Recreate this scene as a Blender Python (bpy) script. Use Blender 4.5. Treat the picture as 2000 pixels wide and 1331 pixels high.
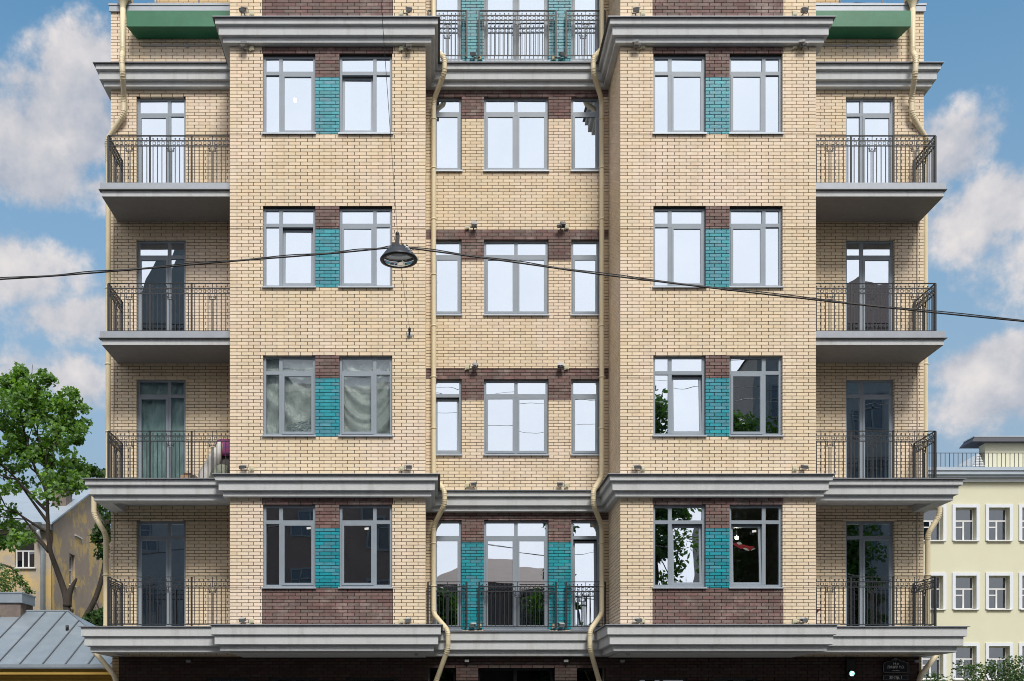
import bpy, math, random
from mathutils import Vector, Matrix
R = math.radians
rnd = random.Random(7)
for o in list(bpy.data.objects): bpy.data.objects.remove(o)
sc = bpy.context.scene
COL = sc.collection

# ------------------------------------------------------------------ camera, sky, sun, exposure
F = 2080.0          # focal length in photo pixels (photo is 2000 wide)
VX, VY = 850.0, 1420.0   # vanishing point of the street-perpendicular direction
CZ = 1.6
cd = bpy.data.cameras.new('camera'); cam = bpy.data.objects.new('camera', cd); COL.objects.link(cam)
cam.location = (0, 0, CZ); cam.rotation_euler = (R(90), 0, 0)
cd.sensor_width = 36; cd.lens = 36 * F / 2000
cd.shift_x = (1000 - VX) / 2000; cd.shift_y = (VY - 665.5) / 2000
cd.clip_start = 0.1; cd.clip_end = 3000
sc.camera = cam
SUN_EL, SUN_AZ = R(49), R(168)     # azimuth clockwise from +Y, the sun stands behind the camera
sd = bpy.data.lights.new('sun', 'SUN'); sun = bpy.data.objects.new('sun', sd); COL.objects.link(sun)
sd.energy = 1.1; sd.angle = R(16); sd.color = (1.0, 0.95, 0.87)
sdir = Vector((math.sin(SUN_AZ) * math.cos(SUN_EL), math.cos(SUN_AZ) * math.cos(SUN_EL), math.sin(SUN_EL)))
sun.rotation_euler = sdir.to_track_quat('Z', 'Y').to_euler()
sun.location = sdir * 60
sc.view_settings.view_transform = 'Standard'; sc.view_settings.look = 'None'
sc.view_settings.exposure = 1.68; sc.view_settings.gamma = 1
sc.view_settings.use_curve_mapping = False
sc.cycles.filter_width = 1.0

def pdir(px, py):
    return Vector(((px - VX) / F, 1, (VY - py) / F)).normalized()

def build_world():
    w = bpy.data.worlds.new('World'); sc.world = w; w.use_nodes = True
    nt = w.node_tree; N = nt.nodes; L = nt.links; N.clear()
    def nd(t, **k):
        n = N.new(t)
        for a, b in k.items(): setattr(n, a, b)
        return n
    def math_(op, a, b=None, clamp=False):
        n = nd('ShaderNodeMath', operation=op, use_clamp=clamp)
        for i, v in enumerate((a, b)):
            if v is None: continue
            if isinstance(v, (int, float)): n.inputs[i].default_value = v
            else: L.new(v, n.inputs[i])
        return n.outputs[0]
    sky = nd('ShaderNodeTexSky', sky_type='NISHITA', sun_disc=False, sun_elevation=SUN_EL, sun_rotation=SUN_AZ,
             altitude=0, air_density=1.0, dust_density=0.6, ozone_density=1.0)
    tc = nd('ShaderNodeTexCoord')
    d = tc.outputs['Generated']
    # warp the direction a little, so that cloud outlines are ragged
    def noise(vec, scale, detail, rough=0.55):
        n = nd('ShaderNodeTexNoise'); n.inputs['Scale'].default_value = scale
        n.inputs['Detail'].default_value = detail; n.inputs['Roughness'].default_value = rough
        L.new(vec, n.inputs['Vector']); return n
    n1 = noise(d, 11.0, 9.0, 0.62)
    up = nd('ShaderNodeVectorMath', operation='ADD'); L.new(d, up.inputs[0]); up.inputs[1].default_value = (-0.010, 0, 0.022)
    n1b = noise(up.outputs[0], 11.0, 5.0, 0.55)
    tot = None
    for (px, py, rx, rz, s) in BLOBS:
        mp = nd('ShaderNodeVectorMath', operation='MULTIPLY_ADD'); L.new(d, mp.inputs[0])
        k = (F / rx, F / rx * 0.6, F / rz); c = pdir(px, py)
        mp.inputs[1].default_value = k; mp.inputs[2].default_value = (-c.x*k[0], -c.y*k[1], -c.z*k[2])
        ln = nd('ShaderNodeVectorMath', operation='LENGTH'); L.new(mp.outputs[0], ln.inputs[0])
        v = math_('MULTIPLY', math_('SUBTRACT', 1.0, ln.outputs['Value'], True), s)
        tot = v if tot is None else math_('MAXIMUM', tot, v)
    # the rest of the sky: more and more covered towards the street side
    sep = nd('ShaderNodeSeparateXYZ'); L.new(d, sep.inputs[0])
    n2 = noise(d, 1.7, 3.0)
    cov = nd('ShaderNodeMapRange', interpolation_type='SMOOTHSTEP'); L.new(sep.outputs['Y'], cov.inputs['Value'])
    cov.inputs['From Min'].default_value = 0.72; cov.inputs['From Max'].default_value = -0.05
    cov.inputs['To Min'].default_value = -0.55; cov.inputs['To Max'].default_value = 1.1
    gen = math_('ADD', cov.outputs[0], math_('MULTIPLY', math_('SUBTRACT', n2.outputs['Fac'], 0.5), 0.6))
    base = math_('MAXIMUM', math_('ADD', tot, -0.24), math_('ADD', gen, -0.3))
    den = math_('ADD', base, math_('MULTIPLY', math_('SUBTRACT', n1.outputs['Fac'], 0.5), 2.1))
    mr = nd('ShaderNodeMapRange', interpolation_type='SMOOTHSTEP'); L.new(den, mr.inputs['Value'])
    mr.inputs['From Min'].default_value = -0.03; mr.inputs['From Max'].default_value = 0.36
    # lit tops against greyer bodies
    sh = nd('ShaderNodeMapRange'); L.new(math_('SUBTRACT', n1b.outputs['Fac'], n1.outputs['Fac']), sh.inputs['Value'])
    sh.inputs['From Min'].default_value = -0.16; sh.inputs['From Max'].default_value = 0.14
    sh.inputs['To Min'].default_value = 1.0; sh.inputs['To Max'].default_value = 0.0
    cc = nd('ShaderNodeMix', data_type='RGBA'); fl = nd('ShaderNodeMix', data_type='FLOAT'); fl.clamp_factor = True; L.new(math_('MULTIPLY', cov.outputs[0], 0.8, True), fl.inputs['Factor']); L.new(sh.outputs[0], fl.inputs['A']); fl.inputs['B'].default_value = 0.62   # the closed cloud sheet is smoother
    L.new(fl.outputs['Result'], cc.inputs['Factor'])
    cc.inputs['A'].default_value = (1.55, 1.66, 1.92, 1); cc.inputs['B'].default_value = (2.85, 2.68, 2.62, 1)
    # cloud glows more towards the veiled sun
    dt = nd('ShaderNodeVectorMath', operation='DOT_PRODUCT'); L.new(d, dt.inputs[0]); dt.inputs[1].default_value = tuple(sdir)
    gl_ = nd('ShaderNodeMapRange', interpolation_type='SMOOTHSTEP'); L.new(dt.outputs['Value'], gl_.inputs['Value'])
    gl_.inputs['From Min'].default_value = -0.2; gl_.inputs['From Max'].default_value = 1.0; gl_.inputs['To Min'].default_value = 1.0; gl_.inputs['To Max'].default_value = 1.75
    sc_ = nd('ShaderNodeVectorMath', operation='SCALE'); L.new(cc.outputs['Result'], sc_.inputs[0]); L.new(gl_.outputs[0], sc_.inputs['Scale'])
    # haze towards the horizon
    hz = nd('ShaderNodeMapRange'); L.new(sep.outputs['Z'], hz.inputs['Value'])
    hz.inputs['From Min'].default_value = 0.18; hz.inputs['From Max'].default_value = 0.58
    hz.inputs['To Min'].default_value = 0.95; hz.inputs['To Max'].default_value = 0.0
    m0 = nd('ShaderNodeMix', data_type='RGBA'); L.new(hz.outputs[0], m0.inputs['Factor'])
    tn = nd('ShaderNodeMix', data_type='RGBA', blend_type='MULTIPLY'); tn.inputs['Factor'].default_value = 1
    L.new(sky.outputs[0], tn.inputs['A']); tn.inputs['B'].default_value = (0.36, 0.60, 0.61, 1)
    L.new(tn.outputs['Result'], m0.inputs['A']); m0.inputs['B'].default_value = (1.15, 1.46, 1.86, 1)
    m1 = nd('ShaderNodeMix', data_type='RGBA')
    L.new(math_('MULTIPLY', mr.outputs[0], 0.93), m1.inputs['Factor'])
    L.new(m0.outputs['Result'], m1.inputs['A']); L.new(sc_.outputs[0], m1.inputs['B'])
    bg = nd('ShaderNodeBackground'); bg.inputs['Strength'].default_value = 0.09
    L.new(m1.outputs['Result'], bg.inputs['Color'])
    out = nd('ShaderNodeOutputWorld'); L.new(bg.outputs[0], out.inputs['Surface'])
BLOBS = [(165, 140, 105, 105, 1.0), (165, 250, 150, 120, 1.0), (60, 320, 200, 105, 1.0), (200, 370, 150, 70, .8),
         (20, 530, 190, 120, .95), (120, 620, 230, 80, .75), (90, 740, 300, 90, .7), (-330, 330, 260, 200, 1.0),
         (1865, 300, 120, 110, 1.0), (1960, 390, 200, 120, 1.0), (2120, 420, 220, 160, .9),
         (1910, 715, 120, 60, .95), (1990, 770, 260, 80, .7), (2180, 690, 200, 100, .8)]
build_world()

# ------------------------------------------------------------------ materials
MATS = {}
def material(name, c1, c2=None, scale=6.0, rough=0.8, bump=0.0, bscale=None, metallic=0.0, island=0.0, coat=0.0, stain=None, spec=0.5, stretch=None, emit=None, streak=None):
    """noise-mottled procedural surface; island = strength of piece to piece variation"""
    if name in MATS: return MATS[name]
    m = bpy.data.materials.new(name); m.use_nodes = True
    nt = m.node_tree; N = nt.nodes; L = nt.links
    b = N['Principled BSDF']
    b.inputs['Roughness'].default_value = rough; b.inputs['Metallic'].default_value = metallic
    b.inputs['Coat Weight'].default_value = coat; b.inputs['Coat Roughness'].default_value = 0.15
    b.inputs['Specular IOR Level'].default_value = spec
    c2 = c2 or tuple(v * 0.82 for v in c1)
    geo = N.new('ShaderNodeNewGeometry')
    vec = geo.outputs['Position']
    if stretch:
        mp = N.new('ShaderNodeMapping'); mp.inputs['Scale'].default_value = stretch; L.new(vec, mp.inputs['Vector']); vec = mp.outputs[0]
    n = N.new('ShaderNodeTexNoise'); n.inputs['Scale'].default_value = scale; n.inputs['Detail'].default_value = 6; n.inputs['Roughness'].default_value = 0.65
    L.new(vec, n.inputs['Vector'])
    rp = N.new('ShaderNodeMapRange'); L.new(n.outputs['Fac'], rp.inputs['Value']); rp.inputs['From Min'].default_value = 0.3; rp.inputs['From Max'].default_value = 0.7
    mx = N.new('ShaderNodeMix'); mx.data_type = 'RGBA'; L.new(rp.outputs[0], mx.inputs['Factor'])
    mx.inputs['A'].default_value = (*c1, 1); mx.inputs['B'].default_value = (*c2, 1)
    col = mx.outputs['Result']
    if stain:
        scol, sscale, lo, hi = stain
        n2 = N.new('ShaderNodeTexNoise'); n2.inputs['Scale'].default_value = sscale; n2.inputs['Detail'].default_value = 8; n2.inputs['Roughness'].default_value = 0.7
        L.new(geo.outputs['Position'], n2.inputs['Vector'])
        r2 = N.new('ShaderNodeMapRange'); L.new(n2.outputs['Fac'], r2.inputs['Value']); r2.inputs['From Min'].default_value = lo; r2.inputs['From Max'].default_value = hi
        m2 = N.new('ShaderNodeMix'); m2.data_type = 'RGBA'; L.new(r2.outputs[0], m2.inputs['Factor']); L.new(col, m2.inputs['A']); m2.inputs['B'].default_value = (*scol, 1)
        col = m2.outputs['Result']
    if streak:                                    # rain runs: long vertical dirt marks
        kcol, kamt = streak
        mp2 = N.new('ShaderNodeMapping'); mp2.inputs['Scale'].default_value = (5.5, 5.5, 0.35); L.new(geo.outputs['Position'], mp2.inputs['Vector'])
        n4 = N.new('ShaderNodeTexNoise'); n4.inputs['Scale'].default_value = 1.0; n4.inputs['Detail'].default_value = 5; n4.inputs['Roughness'].default_value = 0.6; L.new(mp2.outputs[0], n4.inputs['Vector'])
        r4 = N.new('ShaderNodeMapRange'); L.new(n4.outputs['Fac'], r4.inputs['Value']); r4.inputs['From Min'].default_value = 0.52; r4.inputs['From Max'].default_value = 0.78; r4.inputs['To Max'].default_value = kamt
        m4 = N.new('ShaderNodeMix'); m4.data_type = 'RGBA'; L.new(r4.outputs[0], m4.inputs['Factor']); L.new(col, m4.inputs['A']); m4.inputs['B'].default_value = (*kcol, 1)
        col = m4.outputs['Result']
    if island:
        oi = N.new('ShaderNodeObjectInfo')
        ad = N.new('ShaderNodeMath'); ad.operation = 'ADD'; L.new(geo.outputs['Random Per Island'], ad.inputs[0]); L.new(oi.outputs['Random'], ad.inputs[1])
        fr = N.new('ShaderNodeMath'); fr.operation = 'FRACT'; L.new(ad.outputs[0], fr.inputs[0])
        hs = N.new('ShaderNodeHueSaturation')
        mv = N.new('ShaderNodeMapRange'); L.new(fr.outputs[0], mv.inputs['Value']); mv.inputs['To Min'].default_value = 1 - island; mv.inputs['To Max'].default_value = 1 + island
        L.new(mv.outputs[0], hs.inputs['Value'])
        wn = N.new('ShaderNodeTexWhiteNoise'); wn.noise_dimensions = '1D'; L.new(fr.outputs[0], wn.inputs['W'])
        ms = N.new('ShaderNodeMapRange'); L.new(wn.outputs['Value'], ms.inputs['Value']); ms.inputs['To Min'].default_value = 1 - island; ms.inputs['To Max'].default_value = 1 + island
        L.new(ms.outputs[0], hs.inputs['Saturation'])
        mh = N.new('ShaderNodeMapRange'); L.new(wn.outputs['Value'], mh.inputs['Value']); mh.inputs['To Min'].default_value = 0.5 + island * 0.06; mh.inputs['To Max'].default_value = 0.5 - island * 0.06
        L.new(mh.outputs[0], hs.inputs['Hue'])
        L.new(col, hs.inputs['Color']); col = hs.outputs[0]
    L.new(col, b.inputs['Base Color'])
    if emit:
        b.inputs['Emission Color'].default_value = (*emit[0], 1); b.inputs['Emission Strength'].default_value = emit[1]
    if bump:
        n3 = N.new('ShaderNodeTexNoise'); n3.inputs['Scale'].default_value = bscale or scale * 4; n3.inputs['Detail'].default_value = 4
        L.new(vec, n3.inputs['Vector'])
        bp = N.new('ShaderNodeBump'); bp.inputs['Strength'].default_value = bump; bp.inputs['Distance'].default_value = 0.02
        L.new(n3.outputs['Fac'], bp.inputs['Height']); L.new(bp.outputs[0], b.inputs['Normal'])
    MATS[name] = m
    return m

def glass_material(name, refl, tint, gcol=(0.84, 0.92, 1.0), wave=0.012):
    m = bpy.data.materials.new(name); m.use_nodes = True
    nt = m.node_tree; N = nt.nodes; L = nt.links; N.clear()
    out = N.new('ShaderNodeOutputMaterial')
    g = N.new('ShaderNodeBsdfGlossy'); g.inputs['Color'].default_value = (*gcol, 1); g.inputs['Roughness'].default_value = 0.004
    t = N.new('ShaderNodeBsdfTransparent'); t.inputs['Color'].default_value = (*tint, 1)
    geo = N.new('ShaderNodeNewGeometry')
    n = N.new('ShaderNodeTexNoise'); n.inputs['Scale'].default_value = 1.6; n.inputs['Detail'].default_value = 1; L.new(geo.outputs['Position'], n.inputs['Vector'])
    bp = N.new('ShaderNodeBump'); bp.inputs['Strength'].default_value = 0.10; bp.inputs['Distance'].default_value = wave; L.new(n.outputs['Fac'], bp.inputs['Height'])
    L.new(bp.outputs[0], g.inputs['Normal'])
    lw = N.new('ShaderNodeLayerWeight'); lw.inputs['Blend'].default_value = 0.25
    mr = N.new('ShaderNodeMapRange'); L.new(lw.outputs['Fresnel'], mr.inputs['Value']); mr.inputs['To Min'].default_value = refl; mr.inputs['To Max'].default_value = 1.0
    mx = N.new('ShaderNodeMixShader'); L.new(mr.outputs[0], mx.inputs[0]); L.new(t.outputs[0], mx.inputs[1]); L.new(g.outputs[0], mx.inputs[2])
    L.new(mx.outputs[0], out.inputs['Surface'])
    MATS[name] = m
    return m

CREAM = material('cream_brick', (0.71, 0.595, 0.435), (0.675, 0.555, 0.39), 2.2, 0.85, 0.25, 90, island=0.065, stain=((0.73, 0.61, 0.495), 0.34, 0.46, 0.62), streak=((0.54, 0.43, 0.31), 0.35))
BROWN = material('brown_brick', (0.185, 0.122, 0.112), (0.125, 0.080, 0.074), 14, 0.8, 0.25, 90, island=0.2, stain=((0.29, 0.225, 0.21), 2.2, 0.52, 0.75))
TEAL = material('teal_glazed_brick', (0.008, 0.265, 0.335), (0.005, 0.205, 0.27), 16, 0.4, 0.2, 60, island=0.17, coat=0.25, stain=((0.03, 0.30, 0.35), 1.2, 0.5, 0.75), streak=((0.02, 0.15, 0.18), 0.5))
MORTAR = material('dark_mortar', (0.030, 0.024, 0.018), (0.02, 0.016, 0.012), 8, 0.95)
GMORTAR = material('pale_mortar', (0.30, 0.34, 0.33), (0.16, 0.2, 0.2), 8, 0.95)
PLASTER = material('grey_plaster', (0.52, 0.545, 0.56), (0.48, 0.505, 0.52), 30, 0.9, 0.3, 160, stain=((0.44, 0.45, 0.46), 0.9, 0.5, 0.8), streak=((0.36, 0.36, 0.355), 0.7))
SLAB_SHADE = material('slab_underside_shade', (0.26, 0.25, 0.245), (0.225, 0.215, 0.21), 6, 0.95, 0.3, 60)  # darker grey plaster: the shade under the balcony slabs painted into the colour
METAL_TRIM = material('grey_flashing', (0.33, 0.36, 0.41), (0.29, 0.32, 0.36), 5, 0.45, metallic=0.3, stain=((0.3, 0.31, 0.32), 1.5, 0.6, 0.8))
DARK_TRIM = material('dark_drip_edge', (0.10, 0.10, 0.10), None, 5, 0.6)
FRAME = material('blue_grey_window_frame', (0.24, 0.285, 0.335), (0.215, 0.255, 0.30), 4, 0.45)
SILL = material('pale_sill_metal', (0.42, 0.47, 0.53), (0.36, 0.4, 0.45), 5, 0.4, metallic=0.3)
IRON = material('dark_blue_grey_iron', (0.014, 0.019, 0.027), (0.010, 0.013, 0.019), 12, 0.5)
PIPE = material('cream_painted_pipe', (0.66, 0.58, 0.40), (0.61, 0.53, 0.36), 3, 0.45, stain=((0.33, 0.28, 0.18), 1.3, 0.6, 0.82))
GREEN = material('green_sheet_metal', (0.012, 0.15, 0.07), (0.009, 0.12, 0.055), 3, 0.42, 0.15, 3, stain=((0.03, 0.18, 0.10), 1.1, 0.5, 0.8), streak=((0.03, 0.11, 0.07), 0.5))
ROOM = material('room_wall', (0.30, 0.28, 0.26), (0.24, 0.225, 0.21), 1.0, 0.9)
GLASS = glass_material('window_glass', 0.80, (0.62, 0.70, 0.70))
GLASS_SHEER = glass_material('clear_window_glass', 0.07, (0.95, 0.97, 0.96))
BLACKPAINT = material('black_paint', (0.012, 0.012, 0.013), (0.018, 0.018, 0.018), 10, 0.45)

# ------------------------------------------------------------------ object helpers
WL = {}
def wloc(o):
    return WL[o.name] if o is not None else Vector((0, 0, 0))
def empty(name, loc):
    o = bpy.data.objects.new(name, None); COL.objects.link(o); o.location = loc; o.empty_display_size = 0.3
    WL[o.name] = Vector(loc); return o
def tag(o, label=None, cat=None, group=None, kind=None):
    if label: o['label'] = label
    if cat: o['category'] = cat
    if group: o['group'] = group
    if kind: o['kind'] = kind
    return o
def inst(name, me, parent, loc):
    o = bpy.data.objects.new(name, me); COL.objects.link(o)
    if parent is not None: o.parent = parent
    o.location = Vector(loc) - wloc(parent); WL[o.name] = Vector(loc); return o

class MB:
    def __init__(self): self.v = []; self.f = []; self.mi = []; self.sm = []
    def face(self, idx, m=0, s=False): self.f.append(idx); self.mi.append(m); self.sm.append(s)
    def quad(self, a, b, c, d, m=0):
        n = len(self.v); self.v += [tuple(a), tuple(b), tuple(c), tuple(d)]; self.face((n, n+1, n+2, n+3), m)
    def box(self, x0, x1, y0, y1, z0, z1, m=0, back=True):
        n = len(self.v)
        self.v += [(x0,y0,z0),(x1,y0,z0),(x1,y1,z0),(x0,y1,z0),(x0,y0,z1),(x1,y0,z1),(x1,y1,z1),(x0,y1,z1)]
        fs = [(0,3,2,1),(4,5,6,7),(0,1,5,4),(1,2,6,5),(3,0,4,7)]
        if back: fs.append((2,3,7,6))
        for q in fs: self.face(tuple(n+i for i in q), m)
        return n
    def obox(self, c, ax, ay, az, m=0):
        """box from a centre and three half axis vectors"""
        c, ax, ay, az = Vector(c), Vector(ax), Vector(ay), Vector(az); n = len(self.v)
        for sz in (-1, 1):
            for sx, sy in ((-1,-1),(1,-1),(1,1),(-1,1)): self.v.append(tuple(c + ax*sx + ay*sy + az*sz))
        for q in [(0,3,2,1),(4,5,6,7),(0,1,5,4),(1,2,6,5),(3,0,4,7),(2,3,7,6)]: self.face(tuple(n+i for i in q), m)
    def bar(self, a, b, w, m=0):
        a, b = Vector(a), Vector(b); d = (b - a); l = d.length; d.normalize()
        u = d.cross(Vector((0.02, 1, 0.03))); u.normalize(); v = d.cross(u)
        self.obox((a + b) / 2, u * w / 2, v * w / 2, d * l / 2, m)
    def tube(self, pts, r, n=10, m=0, cap=True):
        pts = [Vector(p) for p in pts]; k = len(pts)
        rs = r if isinstance(r, (list, tuple)) else [r] * k
        base = len(self.v); up = None
        for i, p in enumerate(pts):
            t = (pts[min(i+1, k-1)] - pts[max(i-1, 0)]).normalized()
            if up is None:
                up = Vector((0, 0, 1)) if abs(t.z) < 0.9 else Vector((0, 1, 0))
            u = (up - t * up.dot(t)).normalized(); up = u; w = t.cross(u)
            for j in range(n):
                a = 2 * math.pi * j / n
                self.v.append(tuple(p + (u * math.cos(a) + w * math.sin(a)) * rs[i]))
        for i in range(k - 1):
            for j in range(n):
                a = base + i*n + j; b = base + i*n + (j+1) % n
                self.face((a, b, b + n, a + n), m, True)
        if cap:
            self.face(tuple(base + j for j in reversed(range(n))), m); self.face(tuple(base + (k-1)*n + j for j in range(n)), m)
    def lathe(self, prof, c, n=24, m=0, axis=None):
        """prof: (radius, height) pairs about a vertical axis through c"""
        c = Vector(c); base = len(self.v); M = axis or Matrix.Identity(3)
        for (r, h) in prof:
            for j in range(n):
                a = 2*math.pi*j/n
                self.v.append(tuple(c + M @ Vector((r*math.cos(a), r*math.sin(a), h))))
        for i in range(len(prof)-1):
            for j in range(n):
                a = base+i*n+j; b = base+i*n+(j+1) % n
                self.face((a, b, b+n, a+n), m, True)
    def transform(self, M, start=0):
        for i in range(start, len(self.v)): self.v[i] = tuple(M @ Vector(self.v[i]))
    def mesh(self, name, mats, origin=(0, 0, 0)):
        me = bpy.data.meshes.new(name); ox, oy, oz = origin
        me.from_pydata([(a-ox, b-oy, c-oz) for a, b, c in self.v], [], self.f)
        for m in mats: me.materials.append(m)
        if len(mats) > 1: me.polygons.foreach_set('material_index', self.mi)
        me.polygons.foreach_set('use_smooth', self.sm)
        me.update(); return me
    def build(self, name, mats, parent=None, origin=None):
        if not isinstance(mats, (list, tuple)): mats = [mats]
        if origin is None:
            xs = [p[0] for p in self.v]; ys = [p[1] for p in self.v]; zs = [p[2] for p in self.v]
            origin = ((min(xs)+max(xs))/2, (min(ys)+max(ys))/2, min(zs))
        return inst(name, self.mesh(name, mats, origin), parent, origin)

def P(px, py, Y):
    return Vector(((px - VX) * Y / F, Y, CZ + (VY - py) * Y / F))
def PX(px, Y): return (px - VX) * Y / F
def PZ(py, Y): return CZ + (VY - py) * Y / F

# ------------------------------------------------------------------ main building: plan
YB, YR = 23.5, 25.10         # bay fronts; recessed wings and centre
YS = 23.90                   # front of balcony slabs
XC = 1.935
BO, BI, WO = 6.465, 2.150, 9.58      # half distances from XC: bay outer, bay inner, wing outer
XWL, XBL, XCL, XCR, XBR, XWR = XC-WO, XC-BO, XC-BI, XC+BI, XC+BO, XC+WO
YBACK = 38.0
ZC_TOP = {'up': PZ(31, 23.17), 'mid': PZ(925, 23.17), 'low': PZ(1220, 23.17)}
ZTOP_BAY = 20.9
ZTOP_WING = PZ(14, YR)
zb = lambda y: PZ(y, YB)
zr = lambda y: PZ(y, YR)
Z_SOFFIT = ZC_TOP['low'] - 0.575       # underside of the overhanging upper floors

bld = empty('apartment_building', (XC, YR, 0))
tag(bld, 'cream brick apartment building with teal and brown brick panels, grey cornices and iron balconies', 'building')

# openings  (x0, x1, ztop, zbot)
BAYC = {'L': (XBL + XCL) / 2, 'R': (XCR + XBR) / 2}
BW = [(-1.43, -0.272), (0.255, 1.425)]
BROWS = {6: (-190, -30), 5: (106, 262), 4: (404, 561.5), 3: (693, 852), 2: (985.5, 1148.4)}
CW = [(PX(845.5, YR), PX(901.8, YR)), (PX(945.4, YR), PX(1071.5, YR)), (PX(1115.8, YR), PX(1172, YR))]
CROWS = {6: (-95, 121), 5: (187.6, 335), 4: (467.6, 616), 3: (740, 889), 2: (1016, 1231)}
WDX = {'L': (PX(266.4, YR), PX(362.7, YR)), 'R': (PX(1652, YR), PX(1747.5, YR))}
WROWS = {5: (189, None), 4: (467.6, None), 3: (740, None), 2: (1017, None)}
ZSLAB = {5: (PZ(358.4, YS), PZ(384, YS)), 4: (PZ(648, YS), PZ(674, YS))}
ZFLOOR = {5: ZSLAB[5][0], 4: ZSLAB[4][0], 3: ZC_TOP['mid'] + 0.03, 2: ZC_TOP['low'] + 0.03}
GWIN = [(PX(403, YR), PX(485, YR)), (PX(524.6, YR), PX(622, YR)), (PX(676, YR), PX(776, YR)), (PX(1245, YR), PX(1343, YR)), (PX(1396, YR), PX(1480, YR))]
GDOOR = [(PX(836, YR), PX(891, YR)), (PX(934, YR), PX(1084, YR)), (PX(1127, YR), PX(1184, YR))]

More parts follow.
